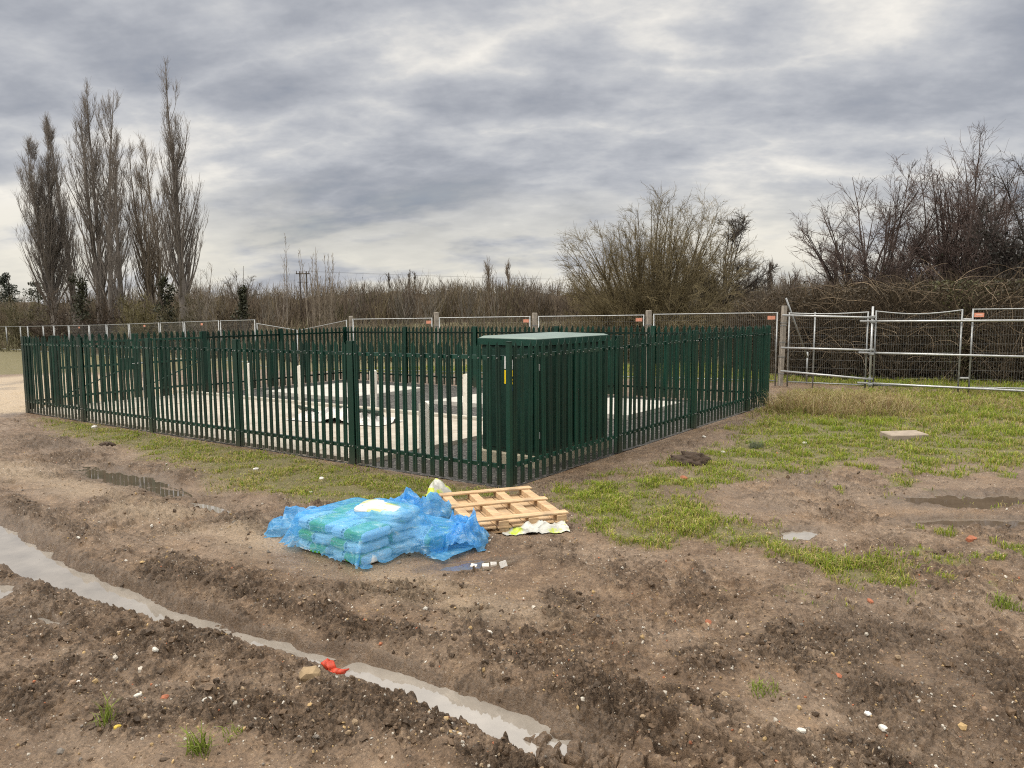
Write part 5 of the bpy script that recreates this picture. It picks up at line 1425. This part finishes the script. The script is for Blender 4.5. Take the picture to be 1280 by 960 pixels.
def spread_tree(name, px, dist, top_py, wpx, label, seed, stems=10, fanang=50, n1=9, n2=8, n3=5, colr=(.12, .10, .07), tw=(.15, .125, .075), up=.5, group=None, leaf=None, trunk_h=.0, twr=.0055, cat='tree', wob=.06, ivy=None):
    rng = np.random.default_rng(seed); x, y = AT(px, dist); z0 = float(base(x, y)); H = ZPX(top_py, dist, px) - z0; hw = wpx / FPX * dist / 2
    t = thing(name, (x, y, z0), label, cat, group); tr = TB(); cr = TB()
    zb = z0 + trunk_h * H
    if trunk_h > 0:
        Pt = grow(np.array([[x, y, z0 - .1]]), np.array([[rng.normal(0, .06), 0, 1.]]), np.array([trunk_h * H + .1]), 6, np.zeros(1), .03, rng)
        tr.add(Pt, taper(np.array([.028 * H + .03]), np.array([.02 * H + .02]), 6), 8, colr, rng, .05); b0 = Pt[0, -1]
    else: b0 = np.array([x, y, z0 - .05])
    a = rng.uniform(0, 2 * PI, stems); tl = np.radians(fanang) * rng.uniform(.0, 1, stems) ** .8
    S = b0 + np.stack([np.cos(a), np.sin(a), 0 * a], 1) * (.25 * hw * .3 if trunk_h == 0 else .02)
    D = np.stack([np.cos(a) * np.sin(tl), np.sin(a) * np.sin(tl), np.cos(tl)], 1)
    reach = ((np.sin(tl) / hw) ** 3.2 + (np.cos(tl) / (H - (zb - z0))) ** 3.2) ** (-1 / 3.2) * rng.uniform(.72, 1.0, stems) * .97
    P0 = grow(S, D, reach, 12, np.full(stems, up), wob * .7, rng); R0 = taper(.010 * reach + .012, np.full(stems, twr * 1.3), 12); tr.add(P0, R0, 6, colr, rng)
    S1, D1, t1, rr, i1 = kids(P0, R0, n1, .15, .97, 36, 12, rng); L1 = reach[i1] * .34 * (1.2 - .8 * t1) * rng.uniform(.5, 1.15, len(t1))
    P1 = grow(S1, D1, L1, 8, np.full(len(S1), up * .9), wob, rng); R1 = taper(np.minimum(rr * .65, .02), np.full(len(S1), twr), 8); cr.add(P1, R1, 4, colr, rng)
    S2, D2, t2, rr, i2 = kids(P1, R1, n2, .1, 1., 36, 12, rng); L2 = (L1[i2] * .42 + .15) * rng.uniform(.4, 1.2, len(t2))
    P2 = grow(S2, D2, L2, 6, np.full(len(S2), up * .7), wob * 1.2, rng); R2 = taper(np.minimum(rr * .7, .010), np.full(len(S2), twr * .7), 6); cr.add(P2, R2, 3, tw, rng)
    if n3:
        S3, D3, t3, rr, i3 = kids(P2, R2, n3, .1, 1., 38, 12, rng); L3 = (L2[i3] * .5 + .06) * rng.uniform(.4, 1.2, len(t3))
        P3 = grow(S3, D3, L3, 4, np.full(len(S3), up * .4), wob * 1.3, rng); cr.add(P3, taper(np.full(len(S3), twr * .75), np.full(len(S3), twr * .45), 4), 3, tw, rng)
    tr.build('trunk', t); cr.build('crown', t)
    if leaf:
        lf = TB(); n, frac, lcol, ls = leaf
        src = P2[rng.integers(0, len(P2), n), rng.integers(0, 6, n)]; src = src[(src[:, 2] - z0) < H * frac * rng.uniform(.6, 1.1, len(src))]
        lf.leaves(src + rng.normal(0, .08, src.shape), np.full(len(src), ls), lcol, rng); lf.build('foliage', t, M_LEAF)
    if ivy:
        lf = TB()
        for (ix, iz, rx, rz_, n) in ivy: lf.leaves(blob_pts(n, (x + ix, y, z0 + iz), (rx, rx, rz_), rng, .45), np.full(n, .11), (.030, .036, .020), rng)
        lf.build('ivy', t, M_LEAF)
    return t
# the big rounded willow behind the back fence and the darker tree beside it
spread_tree('willow_tree', 812, 33, 240, 266, 'large rounded olive brown bare willow behind the middle of the back fence', 21, 150, 76, 9, 8, 4, (.12, .10, .065), (.165, .135, .075), .12, twr=.0055, wob=.045)
spread_tree('oak_tree', 905, 42, 254, 140, 'dark spreading bare tree at the right behind the olive willow', 22, 16, 70, 12, 8, 5, (.055, .047, .042), (.07, .06, .052), .15, trunk_h=.3, wob=.10, twr=.011)
# right hand thicket trees
spread_tree('hawthorn_tree', 1085, 26, 205, 225, 'bare dark twigged tree at the left of the right hand thicket', 31, 46, 72, 10, 8, 4, (.075, .058, .052), (.11, .082, .072), .15, leaf=(5200, .46, (.035, .034, .022), .07), wob=.09, trunk_h=.14, twr=.0058, group='bare trees of the right hand thicket')
spread_tree('hawthorn_tree', 1182, 25, 160, 215, 'tallest bare tree in the middle of the right hand thicket', 32, 54, 66, 10, 8, 4, (.075, .058, .052), (.12, .088, .078), .2, leaf=(9000, .48, (.035, .034, .022), .07), wob=.08, trunk_h=.14, twr=.0058, group='bare trees of the right hand thicket')
spread_tree('hawthorn_tree', 1250, 27, 172, 150, 'bare dark twigged tree between the tallest one and the right edge', 36, 40, 66, 10, 8, 4, (.075, .058, .052), (.115, .085, .075), .2, leaf=(4000, .45, (.035, .034, .022), .07), wob=.08, trunk_h=.14, twr=.0058, group='bare trees of the right hand thicket')
spread_tree('hawthorn_tree', 1318, 22, 125, 190, 'dense black twigged tree reaching in at the right edge', 33, 46, 82, 10, 9, 4, (.045, .038, .034), (.055, .046, .042), .25, leaf=(9000, .62, (.03, .028, .022), .075), wob=.11, trunk_h=.22, twr=.0055, group='bare trees of the right hand thicket')
spread_tree('hawthorn_tree', 1030, 31, 300, 90, 'small bare bush beside the leaning pole left of the right hand thicket', 34, 10, 60, 8, 7, 4, (.10, .082, .07), (.14, .11, .09), .3, wob=.08, twr=.0045, group='bare trees of the right hand thicket')

def bramble(px, dist, top_py, wpx, label, seed, n=1500, colr=(.088, .068, .047), group='bramble thicket behind the right mesh panels', core=True, leafn=1500, leafc=(.062, .064, .030)):
    rng = np.random.default_rng(seed); x, y = AT(px, dist); z0 = float(base(x, y)); H = ZPX(top_py, dist, px) - z0; hw = wpx / FPX * dist / 2
    t = thing('bramble_bush', (x, y, z0), label, 'bush', group); cr = TB()
    S = np.stack([x + rng.uniform(-hw, hw, n), y + rng.uniform(-1.2, 1.4, n), np.full(n, z0)], 1); S[:, 2] += rng.uniform(0, .75, n) * H * .8
    a = rng.uniform(0, 2 * PI, n); tl = rng.uniform(.1, 1.2, n)
    D = np.stack([np.cos(a) * np.sin(tl), np.sin(a) * np.sin(tl) * .6, np.cos(tl)], 1)
    L = rng.uniform(.35, .95, n) * min(H, 3.2) * .55
    P1 = grow(S, D, L, 8, rng.uniform(-.7, .5, n), .10, rng); R1 = taper(np.full(n, .0055), np.full(n, .0028), 8); cr.add(P1, R1, 3, colr, rng, .5)
    k = int(n * .018); S = np.stack([x + rng.uniform(-hw, hw, k), y - rng.uniform(.8, 1.5, k), z0 + rng.uniform(.2, .9, k) * H], 1); D = np.stack([rng.normal(size=k), rng.normal(size=k) * .3 - .3, rng.uniform(.2, 1, k)], 1)
    P1 = grow(S, D, rng.uniform(.6, 1.6, k), 10, rng.uniform(-1.8, -.2, k), .12, rng); cr.add(P1, taper(np.full(k, .006), np.full(k, .003), 10), 3, [c * 2.8 for c in colr], rng, .4)
    cr.build('stems', t)
    lf = TB(); src = np.stack([x + rng.uniform(-hw, hw, leafn), y + rng.uniform(-1.2, 1, leafn), z0 + rng.uniform(0, .92, leafn) * H], 1); lf.leaves(src, np.full(leafn, .055), leafc, rng, .6)
    lf.build('foliage', t, M_LEAF)
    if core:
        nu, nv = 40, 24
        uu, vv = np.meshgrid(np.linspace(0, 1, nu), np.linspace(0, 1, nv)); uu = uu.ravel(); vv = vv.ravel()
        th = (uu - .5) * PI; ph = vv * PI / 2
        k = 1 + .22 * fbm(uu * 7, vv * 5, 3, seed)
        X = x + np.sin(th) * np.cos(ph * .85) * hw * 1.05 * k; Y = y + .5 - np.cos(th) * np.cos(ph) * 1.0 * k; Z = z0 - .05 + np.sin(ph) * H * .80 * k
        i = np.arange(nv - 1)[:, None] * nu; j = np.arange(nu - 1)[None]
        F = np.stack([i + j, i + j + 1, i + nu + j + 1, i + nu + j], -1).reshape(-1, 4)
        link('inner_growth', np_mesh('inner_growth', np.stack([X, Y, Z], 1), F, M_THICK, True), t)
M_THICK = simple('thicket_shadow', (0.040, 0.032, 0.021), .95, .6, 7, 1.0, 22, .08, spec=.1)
R_LAB = ['brown bramble bush behind the crooked mesh panel', 'brown bramble bush behind the scaffold post', 'brown bramble bush behind the sagging mesh panel', 'greenish bramble bush behind the paired uprights', 'brown bramble bush at the right edge behind the tagged panel', 'bramble bush behind the strapped timber post at the left end of the thicket']
for k, (px, d, ty, w) in enumerate([(1015, 23.6, 352, 95), (1075, 23, 345, 95), (1140, 22.4, 343, 100), (1205, 21.8, 340, 105), (1285, 21, 336, 130), (965, 26, 366, 80)]):
    bramble(px, d, ty, w, R_LAB[k], 50 + k, 5200, leafn=9000 if k == 3 else 7000, leafc=(.070, .070, .030) if k == 3 else (.062, .048, .030))

# left undergrowth and saplings
S_G = 'bushes below the poplars'
for k, (px, d, ty, w, c, lab) in enumerate([(28, 66, 372, 70, (.15, .135, .08), 'olive bush at the far left edge below the conifer'), (75, 60, 352, 70, (.115, .09, .07), 'brown twiggy bush below the leftmost poplar'),
                                          (128, 58, 350, 62, (.105, .08, .06), 'brown twiggy bush below the tall left poplar'), (172, 52, 362, 64, (.16, .14, .07), 'olive yellow bush below the leaning feathery poplar'),
                                          (236, 50, 366, 60, (.13, .115, .07), 'brown bush at the foot of the tallest poplar'), (290, 52, 374, 70, (.125, .10, .07), 'brown bush around the ivy covered stump')]):
    spread_tree('scrub_bush', px, d, ty, w * 1.25, lab, 70 + k, 30, 66, 8, 6, 3, tuple(v * .8 for v in c), c, .3, twr=.009, group=S_G, cat='bush', leaf=(900, 1., tuple(v * .55 for v in c), .12))
def ivy_mass(name, px, d, y0, y1, wpx, label, seed, col=(.045, .048, .028), n=1200):
    rng = np.random.default_rng(seed); x, y = AT(px, d); zg = float(base(x, y)); zt = ZPX(y0, d, px); zb = max(ZPX(y1, d, px), zg); w = wpx / FPX * d / 2
    t = thing(name, (x, y, zg), label, 'bush'); b = TB()
    Pt = grow(np.array([[x, y, zg - .1]]), np.array([[.03, 0, 1.]]), np.array([zt - zg]), 8, np.zeros(1), .03, rng); b.add(Pt, taper(np.array([.14]), np.array([.04]), 8), 7, (.06, .05, .04), rng); b.build('trunk', t)
    lf = TB()
    for q in range(10):
        f = q / 9; r = w * (1.0 - .55 * f) * rng.uniform(.7, 1.3)
        lf.leaves(blob_pts(n // 10, (x + rng.normal(0, w * .35), y, zb + (zt - zb) * (.06 + .86 * f)), (r, r, (zt - zb) * .13), rng, .5), np.full(n // 10, .12), col, rng, .7)
    lf.build('crown', t, M_LEAF)
ivy_mass('ivy_tree', 104, 57, 344, 402, 24, 'dark ivy covered stem between the left poplars', 91)
ivy_mass('ivy_tree', 212, 50, 345, 405, 24, 'dark ivy covered stem left of the tallest poplar', 92)
ivy_mass('ivy_tree', 306, 50, 358, 400, 17, 'dark ivy covered stump below fanned bare branches', 93, n=900)
ivy_mass('conifer_tree', 14, 80, 342, 378, 26, 'dark conifer at the far left edge', 94, (.035, .044, .032), 1900)
ivy_mass('ivy_tree', 52, 70, 352, 376, 34, 'low dark evergreen between the conifer and the poplars', 95, n=900)
spread_tree('young_tree', 304, 51, 322, 62, 'small tree with bare branches fanned above the ivy stump', 96, 7, 48, 6, 5, 2, (.12, .105, .09), (.15, .13, .11), .35, trunk_h=.45, twr=.009)
spread_tree('young_tree', 258, 48, 320, 40, 'spindly bare young tree right of the tallest poplar', 97, 6, 30, 6, 5, 3, (.15, .13, .11), (.17, .15, .125), .5, twr=.007)
def sapling(px, d, ty, wpx, label, seed, stems, colr):
    rng = np.random.default_rng(seed); x, y = AT(px, d); z0 = float(base(x, y)); H = ZPX(ty, d, px) - z0; w = wpx / FPX * d / 2
    t = thing('birch_sapling', (x, y, z0), label, 'tree', 'pale slender saplings behind the mesh fence'); tr = TB(); cr = TB()
    S = np.stack([x + rng.uniform(-w, w, stems) * .55, y + rng.uniform(-w, w, stems) * .5, np.full(stems, z0)], 1); D = np.stack([(S[:, 0] - x) / w * .16, rng.normal(0, .03, stems), np.ones(stems)], 1)
    L = H * rng.uniform(.6, 1.0, stems); L[0] = H; D[0] = (0, 0, 1)
    P0 = grow(S, D, L, 10, np.full(stems, .1), .02, rng); R0 = taper(.004 * L + .016, np.full(stems, .006), 10); tr.add(P0, R0, 5, colr, rng)
    S1, D1, t1, rr, i1 = kids(P0, R0, 16, .25, .98, 26, 7, rng); L1 = L[i1] * .2 * (1.2 - t1) * rng.uniform(.5, 1.1, len(t1)); P1 = grow(S1, D1, L1, 5, np.full(len(S1), .6), .05, rng)
    R1 = taper(np.full(len(S1), .009), np.full(len(S1), .004), 5); cr.add(P1, R1, 3, colr, rng)
    S2, D2, t2, rr, i2 = kids(P1, R1, 3, .2, 1, 28, 8, rng); P2 = grow(S2, D2, L1[i2] * .4, 4, np.full(len(S2), .4), .06, rng); cr.add(P2, taper(np.full(len(S2), .006), np.full(len(S2), .003), 4), 3, colr, rng)
    tr.build('trunk', t); cr.build('crown', t)
sapling(352, 46, 294, 34, 'single tall pale sapling left of the pole pair', 101, 4, (.24, .21, .18))
sapling(400, 44, 308, 50, 'clump of pale slender saplings right of the pole pair', 102, 22, (.23, .195, .155))

# far woodland, many small bare trees that read as one mass
def woodland():
    rng = np.random.default_rng(200)
    b = TB(); core = []
    prof_x = [-200, 0, 60, 150, 240, 300, 420, 470, 560, 640, 690, 800, 950, 1010, 1100, 1280, 1500]
    prof_y = [362, 362, 366, 362, 356, 358, 356, 350, 352, 348, 352, 350, 350, 345, 350, 345, 340]
    for layer, (dist, n, dark) in enumerate([(150, 330, 1.0), (120, 330, .9), (95, 300, .8)]):
        px = rng.uniform(-180, 1480, n); d = dist * rng.uniform(.92, 1.08, n)
        ty = np.interp(px, prof_x, prof_y) + rng.normal(0, 4, n) + 4 * fbm(px / 40, px * 0, 2, 205) + [0, 4, 12][layer]
        SS, DD, LL, CC = [], [], [], []
        for i in range(n):
            x, y = AT(px[i], d[i]); z0 = float(base(x, y)); H = max(2.5, ZPX(ty[i] - 1, d[i], px[i]) - z0)
            m = 20; sp = rng.uniform(.25, .6)
            S = np.tile([x, y, z0], (m, 1)) + np.stack([rng.normal(0, .5, m), rng.normal(0, .5, m), rng.uniform(0, .45, m) * H], 1)
            SS.append(S); DD.append(np.stack([rng.normal(0, sp, m), rng.normal(0, .2, m), np.ones(m)], 1)); LL.append((H - (S[:, 2] - z0)) * rng.uniform(.5, 1.05, m))
            k = np.array([[.125, .098, .070], [.14, .115, .075], [.105, .082, .066], [.155, .138, .118], [.10, .09, .055]][rng.choice(5, p=[.3, .2, .2, .2, .1])]) * dark * rng.uniform(.9, 1.35)
            CC.append(np.repeat(k[None], m, 0))
        S = np.concatenate(SS); D = np.concatenate(DD); L = np.concatenate(LL); C_ = np.concatenate(CC)
        P0 = grow(S, D, L, 4, np.full(len(S), .45), .07, rng); R0 = taper(np.full(len(S), .055), np.full(len(S), .018), 4)
        S1, D1, t1, rr, i1 = kids(P0, R0, 5, .15, 1, 36, 12, rng); P1 = grow(S1, D1, L[i1] * rng.uniform(.10, .30, len(i1)), 3, np.full(len(S1), .5), .08, rng); R1 = taper(np.full(len(S1), .022), np.full(len(S1), .010), 3)
        for Pq, Rq, cq in ((P0, R0, C_), (P1, R1, C_[i1])):
            v, f = tubes(Pq, Rq, 3); b.v.append(v); b.f.append(f + b.n); b.n += len(v); b.c.append(np.repeat(cq * rng.uniform(.75, 1.25, (len(cq), 1)), Pq.shape[1] * 3, 0))
    o = b.build('woodland'); tag(o, 'distant brown bare woodland along the horizon', 'woodland', kind='stuff')
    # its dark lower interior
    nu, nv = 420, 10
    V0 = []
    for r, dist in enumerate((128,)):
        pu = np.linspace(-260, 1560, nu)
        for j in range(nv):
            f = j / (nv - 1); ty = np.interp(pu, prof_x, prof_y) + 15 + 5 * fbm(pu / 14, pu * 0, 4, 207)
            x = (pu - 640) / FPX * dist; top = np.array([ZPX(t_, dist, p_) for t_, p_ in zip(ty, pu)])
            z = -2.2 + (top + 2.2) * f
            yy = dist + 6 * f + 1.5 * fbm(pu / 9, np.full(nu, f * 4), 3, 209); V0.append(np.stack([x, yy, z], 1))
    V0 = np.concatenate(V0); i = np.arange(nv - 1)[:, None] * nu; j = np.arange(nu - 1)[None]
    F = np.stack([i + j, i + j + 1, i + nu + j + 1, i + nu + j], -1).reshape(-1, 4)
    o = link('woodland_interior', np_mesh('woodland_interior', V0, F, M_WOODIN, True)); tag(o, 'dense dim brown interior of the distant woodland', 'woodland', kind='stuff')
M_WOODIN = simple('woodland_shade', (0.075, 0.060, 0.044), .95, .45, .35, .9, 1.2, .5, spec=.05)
woodland()
def scrub_mass():
    rng = np.random.default_rng(220); b = TB()
    n = 26000; px = rng.uniform(-120, 1150, n); d = rng.uniform(33, 78, n)
    ok = d > np.interp(px, [-120, 0, 200, 430, 600, 980, 1150], [68, 60, 42, 31, 30, 27, 27])
    px, d = px[ok], d[ok]; x = (px - 640) / FPX * d; y = d; z = base(x, y); n = len(x)
    S = np.stack([x, y, z - .03], 1); D = np.stack([rng.normal(0, .5, n), rng.normal(0, .5, n), np.ones(n)], 1)
    cl = .55 + .6 * np.clip(fbm(x * .16, y * .16, 3, 221) + .35, 0, 1.3); L = rng.uniform(.5, 2.4, n) * cl
    Pq = grow(S, D, L, 5, rng.uniform(-.8, .5, n), .09, rng)
    tint = np.where(fbm(x * .1, y * .1, 2, 223)[:, None] > 0, np.array([[.12, .095, .065]]), np.array([[.125, .115, .065]]))
    v, f = tubes(Pq, taper(np.full(n, .022), np.full(n, .009), 5), 3); c = np.repeat(tint * rng.uniform(.55, 1.3, (n, 1)), 15, 0)
    tag(link('scrub', np_mesh('scrub', v, f, M_TWIG, False, c)), 'low brown scrub covering the ground beyond the mesh fence', 'scrub', kind='stuff')
scrub_mass()
# treetops one can tell apart on the skyline
def far_tree(px, d, ty, wpx, label, seed, narrow, colr):
    rng = np.random.default_rng(seed); x, y = AT(px, d); z0 = float(base(x, y)); H = ZPX(ty, d, px) - z0; w = wpx / FPX * d / 2
    t = thing('bare_tree', (x, y, z0), label, 'tree', 'treetops on the far skyline'); tr = TB(); cr = TB()
    P0 = grow(np.array([[x, y, z0]]), np.array([[0, 0, 1.]]), np.array([H * (.98 if narrow else .6)]), 8, np.zeros(1), .02, rng); R0 = taper(np.array([.22]), np.array([.04]), 8); tr.add(P0, R0, 6, colr, rng)
    S1, D1, t1, rr, _ = kids(P0, R0, 46, .2, 1, 24 if narrow else 50, 10, rng); L1 = w * (2.0 if narrow else 1.25) * rng.uniform(.5, 1, len(S1)) * (1.1 - .6 * t1)
    P1 = grow(S1, D1, L1, 6, np.full(len(S1), 1.0 if narrow else .5), .06, rng); R1 = taper(np.full(len(S1), .07), np.full(len(S1), .025), 6); cr.add(P1, R1, 3, colr, rng)
    S2, D2, t2, rr, _ = kids(P1, R1, 9, .2, 1, 32, 10, rng); P2 = grow(S2, D2, rng.uniform(.15, .4, len(S2)) * w * 1.2, 4, np.full(len(S2), .5), .08, rng); cr.add(P2, taper(np.full(len(S2), .03), np.full(len(S2), .012), 4), 3, colr, rng)
    tr.build('trunk', t); cr.build('crown', t)
for k, (px, d, ty, w, na, c, lab) in enumerate([(440, 150, 343, 42, 0, (.10, .085, .075), 'round crowned bare tree on the skyline right of the saplings'), (490, 165, 343, 14, 1, (.13, .115, .10), 'spire shaped treetop left of the pair on the far skyline'), (512, 165, 341, 12, 1, (.13, .115, .10), 'left spire of the pair of narrow treetops on the far skyline'),
        (522, 165, 340, 12, 1, (.13, .115, .10), 'right spire of the pair of narrow treetops on the far skyline'), (537, 155, 347, 34, 0, (.11, .092, .08), 'low rounded treetop right of the paired spires'), (610, 150, 335, 30, 1, (.21, .175, .14), 'pale brown upright treetop, left of the two pale ones'),
        (638, 150, 334, 24, 1, (.21, .175, .14), 'pale brown upright treetop, right of the two pale ones'), (470, 160, 349, 26, 0, (.12, .10, .085), 'low bare treetop between the round crown and the spires'), (985, 70, 322, 60, 0, (.17, .145, .125), 'pale bare tree in the gap between the dark tree and the right hand thicket'), (570, 155, 350, 30, 0, (.115, .095, .08), 'broad low treetop left of the pale upright ones'), (960, 95, 338, 30, 1, (.12, .10, .085), 'thin bare tree low in the gap right of the dark spreading tree')]):
    far_tree(px, d, ty, w, lab, 300 + k, na, c)
# utility poles and wires
def poles():
    x, y = AT(382, 105); z = float(base(x, y)); t = thing('utility_pole', (x, y, z), 'twin wooden power poles with crossarms beyond the left saplings', 'utility pole')
    ht = ZPX(339, y, 382) - z
    for dx in (-.45, .45):
        mb = MB(); mb.tube((dx, 0, 0), (dx, 0, ht), .13, 8, .10); link('pole', mb.mesh('pole', M_POLE, True), t, (0, 0, 0))
    mb = MB(); mb.box((0, -.2, ht - .35), (1.9, .12, .14)); mb.box((0, -.2, ht - 1.5), (1.5, .1, .1)); link('crossarm', mb.mesh('crossarm', M_POLE), t, (0, 0, 0))
    for dx in (-.85, 0, .85):
        mb = MB(); mb.tube((dx, -.2, ht - .28), (dx, -.2, ht + .05), .07, 6, .04); link('insulator', mb.mesh('insulator', M_POLE), t, (0, 0, 0))
    zt = z + ht
    for k, (dx, lab) in enumerate(((-.85, 'left power line running from the twin poles'), (.85, 'right power line running from the twin poles'))):
        x1, y1 = AT(1040, 190); Pw = []
        for i in range(21):
            f = i / 20; Pw.append((x + dx + (x1 - x) * f, y - .2 + (y1 - y) * f, zt + (9 - zt) * f - 3.0 * 4 * f * (1 - f) * .3))
        mb = MB()
        for i in range(20): mb.tube(Pw[i], Pw[i + 1], .010, 4, cap=False)
        tag(mb.build('power_line', M_POLE), lab, 'power line', 'power lines')
    x, y = AT(1041, 42); z = float(base(x, y)); ht = ZPX(305, y, 1041) - z
    t = thing('utility_pole', (x, y, z), 'single dark pole rising left of the right hand thicket', 'utility pole')
    mb = MB(); mb.tube((0, 0, 0), (0, 0, ht), .10, 8, .08); link('pole', mb.mesh('pole', M_POLE, True), t, (0, 0, 0))
    mb = MB(); mb.tube((0, -.03, ht), (0, -.03, ht + .16), .05, 6, .03); link('insulator', mb.mesh('insulator', M_POLE), t, (0, 0, 0))
poles()
